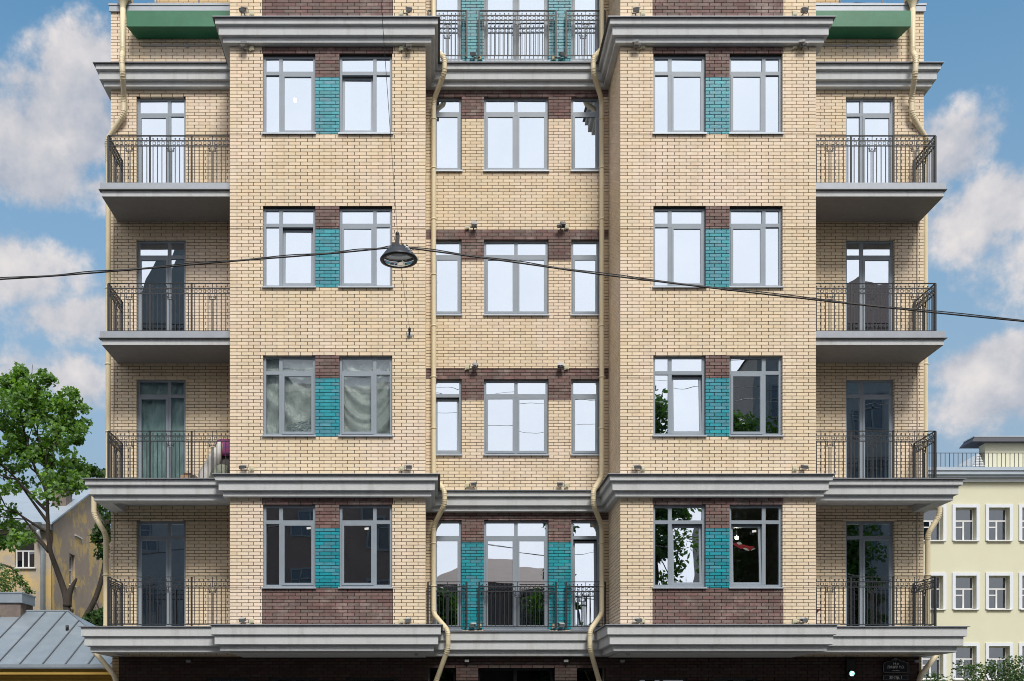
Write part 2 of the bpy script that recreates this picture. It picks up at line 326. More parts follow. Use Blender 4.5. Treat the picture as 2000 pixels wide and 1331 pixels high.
# ------------------------------------------------------------------ brickwork
COURSE, BLEN, JT = 0.0748, 0.2595, 0.0130
SINGLE = {'cream': [], 'teal': [], 'brown': [], 'shaded_brown': []}
class Face:
    """one wall face: u runs along the wall, z up; holes and colour zones are (u0,u1,z0,z1)"""
    def __init__(self, kind, pos, u0, u1, z0, z1, holes=(), zones=(), default='cream', corner=(0, 0), single=False):
        self.k, self.p, self.u0, self.u1, self.z0, self.z1 = kind, pos, u0, u1, z0, z1
        self.holes, self.zones, self.d, self.single = list(holes), list(zones), default, single
    def pt(self, u, dep, z):
        if self.k == 'F': return (u, self.p + dep, z)
        if self.k == 'XL': return (self.p + dep, u, z)      # faces -x
        return (self.p - dep, u, z)                          # faces +x
    def box(self, mb, u0, u1, z0, z1, d0, d1):
        a = [self.pt(u0, d0, z0), self.pt(u1, d0, z0), self.pt(u1, d1, z0), self.pt(u0, d1, z0),
             self.pt(u0, d0, z1), self.pt(u1, d0, z1), self.pt(u1, d1, z1), self.pt(u0, d1, z1)]
        n = len(mb.v); mb.v += a
        fl = self.k == 'XL'
        for q in [(0,3,2,1),(4,5,6,7),(0,1,5,4),(1,2,6,5),(3,0,4,7)]:
            q = tuple(reversed(q)) if fl else q
            mb.face(tuple(n+i for i in q))
    def cls(self, u, z):
        for h in self.holes:
            if h[0] < u < h[1] and h[2] < z < h[3]: return None
        for (a, b, c, d, k) in self.zones:
            if a < u < b and c < z < d: return k
        return self.d
    def bricks(self, mbs, depth=0.095):
        i0 = math.floor(self.z0 / COURSE)
        i1 = math.ceil(self.z1 / COURSE)
        rects = self.holes + [z[:4] for z in self.zones]
        for i in range(i0, i1):
            za, zt = max(self.z0, i*COURSE), min(self.z1, (i+1)*COURSE)
            if zt - za < 0.012: continue
            cuts = [za, zt]
            for r in rects:
                for e in (r[2], r[3]):
                    if za + 0.02 < e < zt - 0.02: cuts.append(e)
            cuts = sorted(set(cuts))
            for a, b in zip(cuts, cuts[1:]):
                if b - a < 0.012: continue
                zm = (a + b) / 2
                edges = {self.u0, self.u1}
                for r in rects:
                    if r[2] < zm < r[3]:
                        for e in (r[0], r[1]):
                            if self.u0 < e < self.u1: edges.add(e)
                off = self.u0 + (0.0 if i % 2 else 0.6 * BLEN)
                k = math.floor((self.u0 - off) / BLEN)
                js = []
                while off + k * BLEN < self.u1:
                    j = off + k * BLEN; k += 1
                    if j > self.u0 and all(abs(j - e) > 0.035 for e in edges): js.append(j)
                brk = sorted(edges | set(js))
                for u, w in zip(brk, brk[1:]):
                    c = self.cls((u + w) / 2, zm)
                    if c is None: continue
                    hl = self.cls(u - 0.01, zm) is None or u == self.u0
                    hr = self.cls(w + 0.01, zm) is None or w == self.u1
                    u_, w_ = u + (0 if hl else JT/2), w - (0 if hr else JT/2)
                    a_ = a + (JT/2 if self.cls((u+w)/2, a - 0.01) is not None else 0)
                    b_ = b - (JT/2 if self.cls((u+w)/2, b + 0.01) is not None else 0)
                    if w_ - u_ < 0.012 or b_ - a_ < 0.008: continue
                    full = abs((w_-u_) - (BLEN-JT)) < 1e-4 and abs((b_-a_) - (COURSE-JT)) < 1e-4
                    if self.single and full and len(SINGLE[c]) < 100000:
                        SINGLE[c].append(((u_+w_)/2, self.p, (a_+b_)/2, self)); continue
                    mbs[c].append((self, u_, w_, a_, b_))
    def backing(self, mb, inner=0.30, d0=0.018):
        """mortar sheet with openings, and the reveals of the openings"""
        us = sorted({self.u0, self.u1} | {max(self.u0, min(self.u1, e)) for h in self.holes for e in (h[0]-0.004, h[1]+0.004)})
        zs = sorted({self.z0, self.z1} | {max(self.z0, min(self.z1, e)) for h in self.holes for e in (h[2]-0.004, h[3]+0.004)})
        H = lambda i, j: (0 <= i < len(us)-1 and 0 <= j < len(zs)-1 and
                          any(h[0]-0.005 < (us[i]+us[i+1])/2 < h[1]+0.005 and h[2]-0.005 < (zs[j]+zs[j+1])/2 < h[3]+0.005 for h in self.holes))
        for i in range(len(us)-1):
            for j in range(len(zs)-1):
                if H(i, j): continue
                a, b, c, d = us[i], us[i+1], zs[j], zs[j+1]
                mb.quad(self.pt(a, d0, c), self.pt(b, d0, c), self.pt(b, d0, d), self.pt(a, d0, d))
                mb.quad(self.pt(b, inner, c), self.pt(a, inner, c), self.pt(a, inner, d), self.pt(b, inner, d))
                if H(i-1, j): mb.quad(self.pt(a, d0, c), self.pt(a, d0, d), self.pt(a, inner, d), self.pt(a, inner, c))
                if H(i+1, j): mb.quad(self.pt(b, d0, c), self.pt(b, inner, c), self.pt(b, inner, d), self.pt(b, d0, d))
                if H(i, j-1): mb.quad(self.pt(a, d0, c), self.pt(a, inner, c), self.pt(b, inner, c), self.pt(b, d0, c))
                if H(i, j+1): mb.quad(self.pt(a, d0, d), self.pt(b, d0, d), self.pt(b, inner, d), self.pt(a, inner, d))

FACES = []
def bay_face(side):
    c = BAYC[side]; x0, x1 = c - 2.1575, c + 2.1575
    holes, zones = [], []
    bl, br = c - 1.44, c + 1.435
    for f, (t, b) in BROWS.items():
        for (a, d) in BW: holes.append((c + a, c + d, zb(b), zb(t)))
    pl, pr = c + BW[0][1], c + BW[1][0]
    for f, split in ((5, 151), (4, 447), (3, 738.5), (2, 1033.5), (6, -145)):
        t, b = BROWS[f]
        zones.append((pl, pr, zb(split), zb(t), 'brown')); zones.append((pl, pr, zb(b), zb(split), 'teal'))
    zones.append((bl, br, zb(106), ZC_TOP['up'], 'brown'))
    zones.append((bl, br, zb(985.5), ZC_TOP['mid'], 'brown'))
    zones.append((bl, br, Z_SOFFIT, zb(1148.4), 'brown'))
    zones.append((bl, br, ZC_TOP['up'], zb(-30), 'brown'))
    return Face('F', YB, x0, x1, Z_SOFFIT, ZTOP_BAY, holes, zones, single=True)
def centre_face():
    holes, zones = [], []
    for f, (t, b) in CROWS.items():
        for (a, d) in CW: holes.append((a, d, zr(b), zr(t)))
    piers = [(CW[0][1], CW[1][0]), (CW[1][1], CW[2][0])]
    for f, band, split in ((5, 174, 231), (4, 447.7, 509), (3, 720, 782), (2, 999, 1059.5), (6, -115, -52)):
        t, b = CROWS[f]
        zones.append((XCL, XCR, zr(t), zr(band), 'brown'))
        for a, d in piers:
            zones.append((a, d, zr(split), zr(t), 'brown'))
            if f in (2, 6): zones.append((a, d, zr(b), zr(split), 'teal'))
    return Face('F', YR, XCL, XCR, Z_SOFFIT, ZTOP_BAY, holes, zones)
def wing_face(side):
    x0, x1 = (XWL, XBL) if side == 'L' else (XBR, XWR)
    a, d = WDX[side]
    holes = [(a, d, ZFLOOR[f], zr(WROWS[f][0])) for f in WROWS]
    return Face('F', YR, x0, x1, Z_SOFFIT, ZTOP_WING, holes)
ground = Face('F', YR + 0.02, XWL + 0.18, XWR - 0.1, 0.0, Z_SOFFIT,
              [(a, b, 0.9, PZ(1322, YR)) for a, b in GWIN] + [(a, b, 0.12, PZ(1303, YR)) for a, b in GDOOR], default='shaded_brown')
FB = {'L': bay_face('L'), 'R': bay_face('R')}
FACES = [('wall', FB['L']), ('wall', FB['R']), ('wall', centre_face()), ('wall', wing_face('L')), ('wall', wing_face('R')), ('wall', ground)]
for x, k in ((XBL, 'XL'), (XCL, 'XR'), (XCR, 'XL'), (XBR, 'XR')):
    FACES.append(('wall', Face(k, x, YB + 0.1, YR - 0.002, Z_SOFFIT, ZTOP_BAY)))
SHADED_BROWN = material('shaded_brown_brick', (0.062, 0.038, 0.032), (0.045, 0.028, 0.024), 14, 0.8, 0.25, 90, island=0.22)  # the brown brick again, with the ground floor's shadow put into its colour
BM = {'cream': CREAM, 'teal': TEAL, 'brown': BROWN, 'shaded_brown': SHADED_BROWN}
BNAME = {'cream': 'brick', 'teal': 'glazed_brick', 'brown': 'brown_brick', 'shaded_brown': 'shaded_brick'}
wall_of = {}
for nm, f in FACES:
    mb = MB(); f.backing(mb)
    w = mb.build(nm, MORTAR, bld); wall_of[id(f)] = w
    lists = {'cream': [], 'teal': [], 'brown': [], 'shaded_brown': []}
    f.bricks(lists)
    f.lists = lists
# single bricks: those of the bay fronts, which show largest
brick_me = {}
for c in BM:
    mb = MB(); h, w = (COURSE-JT)/2, (BLEN-JT)/2
    mb.box(-w, w, 0, 0.095, -h, h, back=False); brick_me[c] = mb.mesh(BNAME[c], [BM[c]])
for c, lst in SINGLE.items():
    lst.sort(key=lambda t: (t[0] - BAYC['L'])**2 + (t[2] - 10.5)**2 if c == 'cream' else rnd.random())
    for n, (u, y, z, f) in enumerate(lst):
        if n < 300:
            inst(BNAME[c], brick_me[c], wall_of[id(f)], (u, y - rnd.random()*0.002, z))
        else:
            f.lists[c].append((f, u-(BLEN-JT)/2, u+(BLEN-JT)/2, z-(COURSE-JT)/2, z+(COURSE-JT)/2))
for nm, f in FACES:
    for c, lst in f.lists.items():
        if not lst: continue
        mb = MB()
        for (ff, u, w, a, b) in lst:
            ff.box(mb, u, w, a, b, -rnd.random()*0.002, 0.095)
        o = mb.build({'cream': 'brickwork', 'teal': 'glazed_brickwork', 'brown': 'brown_brickwork', 'shaded_brown': 'shaded_brickwork'}[c], BM[c], wall_of[id(f)])
        o['kind'] = 'stuff'

# shell: sides, back, roofs, soffits of the overhangs, floors and partitions inside
def brick_sheet():
    m = bpy.data.materials.new('cream_brick_sheet'); m.use_nodes = True
    N = m.node_tree.nodes; L = m.node_tree.links; b = N['Principled BSDF']; b.inputs['Roughness'].default_value = 0.9
    geo = N.new('ShaderNodeNewGeometry'); sp = N.new('ShaderNodeSeparateXYZ'); L.new(geo.outputs['Position'], sp.inputs[0])
    ad = N.new('ShaderNodeMath'); L.new(sp.outputs['X'], ad.inputs[0]); L.new(sp.outputs['Y'], ad.inputs[1])
    cb = N.new('ShaderNodeCombineXYZ'); L.new(ad.outputs[0], cb.inputs['X']); L.new(sp.outputs['Z'], cb.inputs['Y'])
    t = N.new('ShaderNodeTexBrick'); L.new(cb.outputs[0], t.inputs['Vector'])
    t.inputs['Color1'].default_value = (0.60, 0.44, 0.25, 1); t.inputs['Color2'].default_value = (0.52, 0.37, 0.2, 1); t.inputs['Mortar'].default_value = (0.06, 0.05, 0.04, 1)
    t.inputs['Scale'].default_value = 1.0; t.inputs['Brick Width'].default_value = BLEN; t.inputs['Row Height'].default_value = COURSE; t.inputs['Mortar Size'].default_value = 0.006
    L.new(t.outputs['Color'], b.inputs['Base Color']); return m
SHEET = brick_sheet()
for x, s in ((XWL + 0.005, 1), (XWR - 0.005, -1)):
    mb = MB(); mb.box(min(x, x + s*0.3), max(x, x + s*0.3), YR + 0.1, YBACK, 0, ZTOP_WING); mb.build('side_wall', SHEET, bld)
mb = MB(); mb.box(XWL + 0.32, XWR - 0.32, YBACK - 0.3, YBACK - 0.01, 0, ZTOP_WING); mb.build('back_wall', SHEET, bld)
mb = MB()
mb.box(XWL + 0.32, XBL - 0.01, YR + 0.31, YBACK - 0.32, ZTOP_WING - 0.4, ZTOP_WING - 0.15); mb.box(XBR + 0.01, XWR - 0.32, YR + 0.31, YBACK - 0.32, ZTOP_WING - 0.4, ZTOP_WING - 0.15)
mb.box(XBL, XBR, YB + 0.02, YBACK - 0.32, ZTOP_BAY + 0.005, ZTOP_BAY + 0.25)
mb.build('roof', METAL_TRIM, bld)
for x0, x1 in ((XBL, XCL), (XCR, XBR)):
    mb = MB(); mb.box(x0 + 0.003, x1 - 0.003, YB + 0.003, YR - 0.01, Z_SOFFIT - 0.02, Z_SOFFIT - 0.003); mb.build('overhang_soffit', PLASTER, bld)
mb = MB()
for z in (ZC_TOP['low'] - 0.2, ZC_TOP['mid'] - 0.2, ZSLAB[4][0] - 0.2, ZSLAB[5][0] - 0.2, ZC_TOP['up'] - 0.2):
    mb.box(XBL + 0.31, XCL - 0.31, YB + 0.31, YR + 0.31, z - 0.1, z + 0.1); mb.box(XCR + 0.31, XBR - 0.31, YB + 0.31, YR + 0.31, z - 0.1, z + 0.1)
    mb.box(XWL + 0.31, XWR - 0.31, YR + 0.312, YR + 4.2, z - 0.1, z + 0.1)
mb.box(XWL + 0.31, XWR - 0.31, YR + 4.2, YR + 4.35, 0.02, ZTOP_WING - 0.42)
mb.box(XBL + 0.31, XBR - 0.31, YR + 4.2, YR + 4.35, ZTOP_WING - 0.41, ZTOP_BAY)
for x in (XBL, XCL, XCR, XBR): mb.box(x - 0.08, x + 0.08, YR + 0.313, YR + 4.19, 0.03, ZTOP_WING - 0.43)
for x, s in ((XBL + 0.305, 1), (XBR - 0.305, -1)): mb.box(min(x, x+s*.02), max(x, x+s*.02), YR - 0.1, YR + 4.19, ZTOP_WING - 0.5, ZTOP_BAY)
mb.build('interior_rooms', ROOM, bld)

# ------------------------------------------------------------------ cornices
PROF = [(0.0, 0.035), (0.327, 0.0), (0.327, -0.014), (0.272, -0.02), (0.272, -0.135), (0.256, -0.145), (0.207, -0.148), (0.207, -0.335), (0.190, -0.345), (0.128, -0.348), (0.128, -0.455), (0.11, -0.462), (-0.02, -0.462)]
PROF_LOW = [(0.0, 0.035), (0.385, 0.0), (0.385, -0.014), (0.337, -0.02), (0.337, -0.215), (0.322, -0.225), (0.280, -0.228), (0.280, -0.425), (0.262, -0.435), (0.180, -0.44), (0.180, -0.56), (0.165, -0.57), (-0.02, -0.572)]
def cornice(path, prof, ztop, first, last, name='cornice'):
    """sweep the profile along path[first..last] of a plan polyline; outside is to the right of the walking direction"""
    mb = MB(); n = len(path)
    nor = []
    for i in range(n - 1):
        d = (Vector(path[i+1]) - Vector(path[i])).normalized(); nor.append(Vector((d.y, -d.x)))
    def off(i):
        if i == 0: return nor[0]
        if i == n - 1: return nor[-1]
        a, b = nor[i-1], nor[i]
        return (a + b) / (1 + a.dot(b))
    rings = []
    for i in range(first, last + 1):
        m = off(i); p = Vector(path[i]); s = len(mb.v)
        for (o, z) in prof: mb.v.append((p.x + m.x*o, p.y + m.y*o, ztop + z))
        rings.append(s)
    k = len(prof)
    for a, b in zip(rings, rings[1:]):
        for j in range(k - 1):
            mi = 1 if j in (0, 1) else (2 if j == 2 else 0)
            mb.face((a+j, a+j+1, b+j+1, b+j), mi)
    mb.face(tuple(rings[0] + j for j in range(k)), 0); mb.face(tuple(rings[-1] + j for j in reversed(range(k))), 0)
    return mb.build(name, [PLASTER, METAL_TRIM, DARK_TRIM], bld)
def level(prof, ztop, ywing, xw0, xw1):
    path = [(xw0, 29.0), (xw0, ywing), (XBL, ywing), (XBL, YB), (XCL, YB), (XCL, YR), (XCR, YR), (XCR, YB), (XBR, YB), (XBR, ywing), (xw1, ywing), (xw1, 29.0)]
    # walking left to right along the front keeps the outside (-y) on the right hand
    for a, b in ((0, 2), (2, 5), (5, 6), (6, 9), (9, 11)): cornice(path, prof, ztop, a, b)
XSL, XSR = PX(198.5, YS), PX(1843.5, YS)
level(PROF, ZC_TOP['up'], YR, XWL, XWR)
level(PROF, ZC_TOP['mid'], YS + 0.02, XSL - 0.02, XSR + 0.03)
level(PROF_LOW, ZC_TOP['low'], YS + 0.02, XSL - 0.02, XSR + 0.03)
# balcony floors behind the mid and low cornices, a beam ring with a raised soffit
for lv, dz, th in (('mid', 0.462, 0.17), ('low', 0.572, 0.2)):
    zt = ZC_TOP[lv]
    for xa, xb, s in ((XSL - 0.02, XBL, 1), (XBR, XSR + 0.03, -1)):
        mb = MB()
        mb.box(xa + 0.003, xb - 0.003, YS + 0.023, YR - 0.003, zt - 0.30, zt + 0.024)
        # downstand beams along the front and the free end
        mb.box(xa + 0.003, xb - 0.003, YS + 0.023, YS + 0.2, zt - dz + 0.002, zt - 0.302)
        e0, e1 = (xa + 0.003, xa + 0.2) if s > 0 else (xb - 0.2, xb - 0.003)
        mb.box(e0, e1, YS + 0.202, YR - 0.003, zt - dz + 0.002, zt - 0.302)
        mb.build('balcony_slab', PLASTER, bld)
# thin balcony slabs of the two upper floors
for f in (5, 4):
    zt, zbm = ZSLAB[f]; zm = (zt + zbm) / 2 - 0.005
    for xa, xb, s in ((XSL, XBL - 0.003, 1), (XBR + 0.003, XSR, -1)):
        mb = MB()
        mb.box(xa, xb, YS, YR - 0.003, zbm, zm, 0)
        f0, f1 = (xa - 0.03, xb) if s > 0 else (xa, xb + 0.03)
        mb.box(f0, f1, YS - 0.03, YR - 0.004, zm + 0.002, zt, 1)
        d0, d1 = (f0 - 0.025, f1) if s > 0 else (f0, f1 + 0.025)
        mb.box(d0, d1, YS - 0.055, YS + 0.1, zm - 0.012, zm + 0.001, 2)
        mb.build('balcony_slab', [PLASTER, METAL_TRIM, DARK_TRIM], bld)
        mb = MB(); mb.box(xa + .012, xb - .012, YS + .012, YR - .006, zbm - .008, zbm - .001); mb.build('soffit_shade_sheet', SLAB_SHADE, bld)  # thin added sheet that carries the painted shade below the slab
# parapet flashing of the wings and the bays' top edge
for side, x0, x1 in (('L', XWL, XBL), ('R', XBR, XWR)):
    mb = MB(); mb.box(x0 - (0.04 if side == 'L' else -0.003), x1 + (0.04 if side == 'R' else -0.003), YR - 0.06, YR + 0.33, ZTOP_WING + 0.003, ZTOP_WING + 0.05)
    mb.box(x0 - (0.03 if side == 'L' else -0.003), x1 + (0.03 if side == 'R' else -0.003), YR - 0.045, YR - 0.015, ZTOP_WING - 0.13, ZTOP_WING + 0.002)
    mb.build('parapet_flashing', METAL_TRIM, bld)

# ------------------------------------------------------------------ windows
def window(x0, x1, zt, zbm, Y, cols, transom, tilt=(), name='window', glass=GLASS, sill=True, parent=bld, frame=FRAME, ft=0.055):
    """cols: list of (fraction, is_sash); transom: depth of the upper lights below the top"""
    y0, y1 = Y + 0.085, Y + 0.15
    fr = MB()
    X0, X1, Z0, Z1 = x0 + 0.003, x1 - 0.003, zbm + 0.022, zt - 0.003
    fr.box(X0, X0 + ft, y0, y1, Z0, Z1); fr.box(X1 - ft, X1, y0, y1, Z0, Z1)
    fr.box(X0 + ft, X1 - ft, y0, y1, Z1 - ft, Z1); fr.box(X0 + ft, X1 - ft, y0, y1, Z0, Z0 + ft)
    zt1 = Z1 - transom; mw = 0.078
    w = X1 - X0 - 2*ft - mw*(len(cols) - 1); xs = []; x = X0 + ft
    for (fz, s) in cols: xs.append((x, x + w*fz, s)); x += w*fz + mw
    fr.box(X0 + ft, X1 - ft, y0 - 0.004, y1, zt1 - mw, zt1)
    for (a, b, s), (c, d, s2) in zip(xs, xs[1:]):
        fr.box(b, c, y0 - 0.002, y1, Z0 + ft, zt1 - mw); fr.box(b, c, y0 - 0.002, y1, zt1, Z1 - ft)
    win = fr.build(name, frame, parent)
    def pane(a, b, c, d, y, M=None, g=glass):
        mb = MB(); mb.box(a, b, y, y + 0.012, c, d)
        cx, cz = Vector(((a+b)/2, y, (c+d)/2)), 0
        T = Matrix.Translation(cx) @ Matrix.Rotation(R(rnd.uniform(-0.5, 0.5)), 4, 'Z') @ Matrix.Rotation(R(rnd.uniform(-0.4, 0.4)), 4, 'X') @ Matrix.Translation(-cx)
        mb.transform(M @ T if M is not None else T)
        return mb.build('pane', g, win)
    for i, (a, b, s) in enumerate(xs):
        pane(a - 0.004, b + 0.004, zt1 - 0.004, Z1 - ft + 0.004, y0 + 0.03)
        lo, hi = Z0 + ft, zt1 - mw
        if not s:
            pane(a - 0.004, b + 0.004, lo - 0.004, hi + 0.004, y0 + 0.03); continue
        M = None
        if i in tilt:
            pv = Vector((a, y0 + 0.03, lo)); M = Matrix.Translation(pv) @ Matrix.Rotation(R(-3.4), 4, 'X') @ Matrix.Translation(-pv)
        sm = MB(); e = 0.012; sw = 0.052
        A, B, C, D = a - e, b + e, lo - e, hi + e
        if M is not None: A, B, C, D = a + .002, b - .002, lo + .002, hi - .01
        ya, yb_ = (y0 - 0.014, y0 + 0.05) if M is None else (y0 + 0.01, y0 + 0.06)
        sm.box(A, A + sw, ya, yb_, C, D); sm.box(B - sw, B, ya, yb_, C, D)
        sm.box(A + sw, B - sw, ya, yb_, D - sw, D); sm.box(A + sw, B - sw, ya, yb_, C, C + sw)
        if M is not None: sm.transform(M)
        sm.build('sash', frame, win)
        pane(A + sw - 0.004, B - sw + 0.004, C + sw - 0.004, D - sw + 0.004, ya + 0.025, M)
    if sill:
        s = MB(); s.box(x0 - 0.02, x1 + 0.02, Y - 0.05, Y + 0.12, zbm - 0.004, zbm + 0.012); s.box(x0 - 0.02, x1 + 0.02, Y - 0.05, Y - 0.044, zbm - 0.022, zbm - 0.004)
        s.build('sill', SILL, win)
    return win
SMALL, BIG = (0.30, False), (0.70, True)
WIN = {}
for side in 'LR':
    c = BAYC[side]
    for f, (t, b) in BROWS.items():
        for k, (a, d) in enumerate(BW):
            cols = [SMALL, BIG] if k == 0 else [BIG, SMALL]
            tilt = ()
            if (side, f, k) in (('L', 5, 1), ('L', 4, 0), ('R', 3, 0), ('R', 2, 1), ('R', 2, 0)): tilt = (1,) if k == 0 else (0,)
            g = GLASS_SHEER if (side, f) in (('L', 3),) or (side, f, k) == ('R', 2, 1) else GLASS
            WIN[side, f, k] = window(c + a, c + d, zb(t), zb(b), YB, cols, 0.335, tilt, glass=g)
for f, (t, b) in CROWS.items():
    nm = 'balcony_door' if f in (2, 6) else 'window'
    tr = 0.335 if f not in (2, 6) else 0.36
    for k, (a, d) in enumerate(CW):
        cols = [(1.0, True)] if k != 1 else [(0.5, True), (0.5, True)]
        WIN['C', f, k] = window(a, d, zr(t), zr(b), YR, cols, tr, name=nm, tilt=(0,) if (f, k) in ((3, 0), (2, 2)) else ())
for side in 'LR':
    a, d = WDX[side]
    for f in WROWS:
        cols = [(0.68, True), (0.32, False)] if side == 'L' else [(0.32, False), (0.68, True)]
        WIN['W', side, f] = window(a, d, zr(WROWS[f][0]), ZFLOOR[f], YR, cols, 0.345, name='balcony_door', sill=False,
                                   glass=GLASS_SHEER if (side, f) == ('L', 3) else GLASS)
DKFRAME = material('black_aluminium', (0.02, 0.022, 0.025), None, 6, 0.4)
GDARK = glass_material('dark_shop_glass', 0.10, (0.12, 0.12, 0.12))
for a, d in GWIN: window(a, d, PZ(1322, YR), 0.9, YR + 0.02, [(0.5, False), (0.5, False)], 0.4, glass=GDARK, frame=DKFRAME, ft=0.07)
for a, d in GDOOR: window(a, d, PZ(1303, YR), 0.12, YR + 0.35, [(0.5, False), (0.5, False)] if d - a > 1 else [(1.0, False)], 0.55, name='entrance_door', glass=GDARK, frame=DKFRAME, sill=False)

# ------------------------------------------------------------------ railings
def bal_mesh(h, w=0.016):
    mb = MB(); mb.box(-w/2, w/2, -w/2, w/2, 0, h); return mb.mesh('baluster', [IRON])
BAL = {}
def railing(x0, x1, Y, z0, z1, panels, ret=None, retY=None):
    """x0..x1 front run split into panels by posts; ret = x of a side return running back to retY"""
    mb = MB(); H = z1 - z0
    r2, r3, rb = z1 - 0.115, z1 - 0.232, z0 + 0.045
    def run(P0, P1, np_, single=True):
        P0, P1 = Vector((*P0, 0)), Vector((*P1, 0)); L = (P1 - P0).length; d = (P1 - P0) / L; n = Vector((d.y, -d.x, 0))
        def bx(u0, u1, za, zc, t): mb.obox(P0 + d*((u0+u1)/2) + Vector((0, 0, (za+zc)/2)), d*(abs(u1-u0)/2), n*(t/2), Vector((0, 0, (zc-za)/2)))
        bx(0, L, z1 - 0.012, z1, 0.045)
        for zz in (r2, r3): bx(0, L, zz - 0.011, zz + 0.011, 0.02)
        bx(0, L, rb - 0.009, rb + 0.009, 0.022)
        pw = L / np_; bars = []
        for i in range(np_ + 1): bx(i*pw - 0.019, i*pw + 0.019, z0, z1 - 0.012, 0.034)
        for i in range(np_):
            c = (i + 0.5) * pw; nb = max(2, int(round((pw/2 - 0.06) / 0.1))); st = (pw/2 - 0.035) / (nb + 0.35)
            for s in (-1, 1):
                for k in range(1, nb + 1):
                    u = c + s * k * st; bars.append(u)
                    # ball finial, meander square
                    bx(u - 0.005, u + 0.005, r2 + 0.011, r2 + 0.035, 0.01); bx(u - 0.012, u + 0.012, r2 + 0.033, r2 + 0.056, 0.022)
                    q = st * 0.74; e = 0.0045; zl, zh = r3 + 0.028, r2 - 0.028; v = u + s * 0.012
                    v0, v1 = (v - q*0.9, v - q*0.1) if s > 0 else (v + q*0.1, v + q*0.9)
                    bx(v0, v1, zl - e, zl + e, 0.01); bx(v0, v1, zh - e, zh + e, 0.01)
                    bx(v0 - e, v0 + e, zl, zh, 0.01); bx(v1 - e, v1 + e, zl, zh, 0.01)
            # centre ornament: three close bars under a stepped cup
            for u in (-0.026, 0, 0.026): bx(c + u - 0.006, c + u + 0.006, rb, r3 - 0.125, 0.012)
            bx(c - 0.006, c + 0.006, r3, z1, 0.012)
            e = 0.006
            for s in (-1, 1):
                bx(c + s*0.098 - e, c + s*0.098 + e, r3 - 0.06, r3, 0.012); bx(c + s*0.084 - 0.02, c + s*0.084 + 0.02, r3 - 0.066, r3 - 0.054, 0.012)
                bx(c + s*0.07 - e, c + s*0.07 + e, r3 - 0.13, r3 - 0.056, 0.012)
                bx(c + s*0.016 - e, c + s*0.016 + e, r3 - 0.1, r3 - 0.056, 0.012); bx(c + s*0.04 - 0.026, c + s*0.04 + 0.026, r3 - 0.105, r3 - 0.093, 0.012); bx(c + s*0.052 - e, c + s*0.052 + e, r3 - 0.1, r3, 0.012)
            bx(c - 0.07, c + 0.07, r3 - 0.136, r3 - 0.124, 0.012)
        return [(P0 + d*u) for u in bars], bx
    pts, _ = run((x0, Y), (x1, Y), panels)
    if ret is not None:
        p2, bx = run((ret, retY), (ret, Y + 0.02) , 1)
        for p in p2: mb.box(p.x - 0.0065, p.x + 0.0065, p.y - 0.0065, p.y + 0.0065, rb, r3)
    o = mb.build('railing', IRON, bld)
    h = round(r3 - rb, 3)
    if h not in BAL: BAL[h] = bal_mesh(h)
    for p in pts: inst('baluster', BAL[h], o, (p.x, p.y, rb))
YRAIL = 24.0
for f, zt_px, zb_px in ((5, 260, 358.4), (4, 547.5, 648), (3, 839, 931), (2, 1126, 1221)):
    z0, z1 = ZFLOOR[f] + 0.005, ZFLOOR[f] + 1.125
    xl, xr = PX(211.5, YRAIL), PX(1827, YRAIL)
    railing(xl, XBL - 0.02, YRAIL, z0, z1, 3, xl, YR - 0.03)
    railing(XBR + 0.02, xr, YRAIL, z0, z1, 3, xr, YR - 0.03)
for f, z0 in ((2, zr(1229)), (6, zr(119.5))):
    Yf = YR - 0.13
    for a, b in ((836, 911.5), (936, 1086), (1106, 1182)):
        railing(PX(a, Yf), PX(b, Yf), Yf, z0, z0 + 1.10, 1)

# ------------------------------------------------------------------ downpipes
def round_path(pts, rad=0.12, n=5):
    pts = [Vector(p) for p in pts]; out = [pts[0]]
    for a, b, c in zip(pts, pts[1:], pts[2:]):
        r = min(rad, (a-b).length*0.45, (c-b).length*0.45)
        p, q = b + (a-b).normalized()*r, b + (c-b).normalized()*r
        for i in range(n + 1):
            t = i / n; out.append(p*(1-t)**2 + b*2*t*(1-t) + q*t*t)
    out.append(pts[-1]); return out
def mirror(p): return (2*XC - p[0], p[1], p[2])
def drainpipe(pts, r, label, group, hopper=None, seams=()):
    root = empty('drainpipe', (pts[-1][0], pts[-1][1], pts[-1][2]))
    tag(root, label, 'drainpipe', group)
    rp = round_path(pts)
    mb = MB(); mb.tube(rp, r, 14); mb.build('pipe', PIPE, root)
    jr = MB()
    for i in range(1, len(rp) - 1):                 # ribs of the crimped bends
        if (rp[i] - rp[i-1]).length < 0.09:
            t = (rp[i+1] - rp[i-1]).normalized(); jr.tube([rp[i] - t*0.007, rp[i] + t*0.007], r*1.07, 14)
    if jr.v: jr.build('elbow_ribs', PIPE, root)['kind'] = 'stuff'
    for (x, y, z) in seams:
        mb = MB(); mb.tube([(x, y, z - 0.018), (x, y, z + 0.018)], r*1.12, 14); mb.box(x - 0.012, x + 0.012, y + r, y + r + 0.09, z - 0.012, z + 0.012)
        mb.box(x - r*1.5, x + r*1.5, y - 0.01, y + 0.01, z - 0.006, z + 0.006)
        mb.build('clamp', PIPE, root)
    if hopper:
        x, y, z = hopper; mb = MB()
        mb.lathe([(r*1.0, -0.30), (r*1.08, -0.24), (r*2.0, -0.07), (r*2.3, -0.055), (r*2.3, 0.0), (r*2.1, 0.0), (r*1.0, -0.2)], (x, y, z), 18)
        mb.box(x - 0.13, x + 0.18, y + 0.02, y + 0.2, z - 0.06, z + 0.06)
        mb.build('hopper', PIPE, root)
    return root
Yp = YR - 0.13
ZU, ZM, ZL = ZC_TOP['up'], ZC_TOP['mid'], ZC_TOP['low']
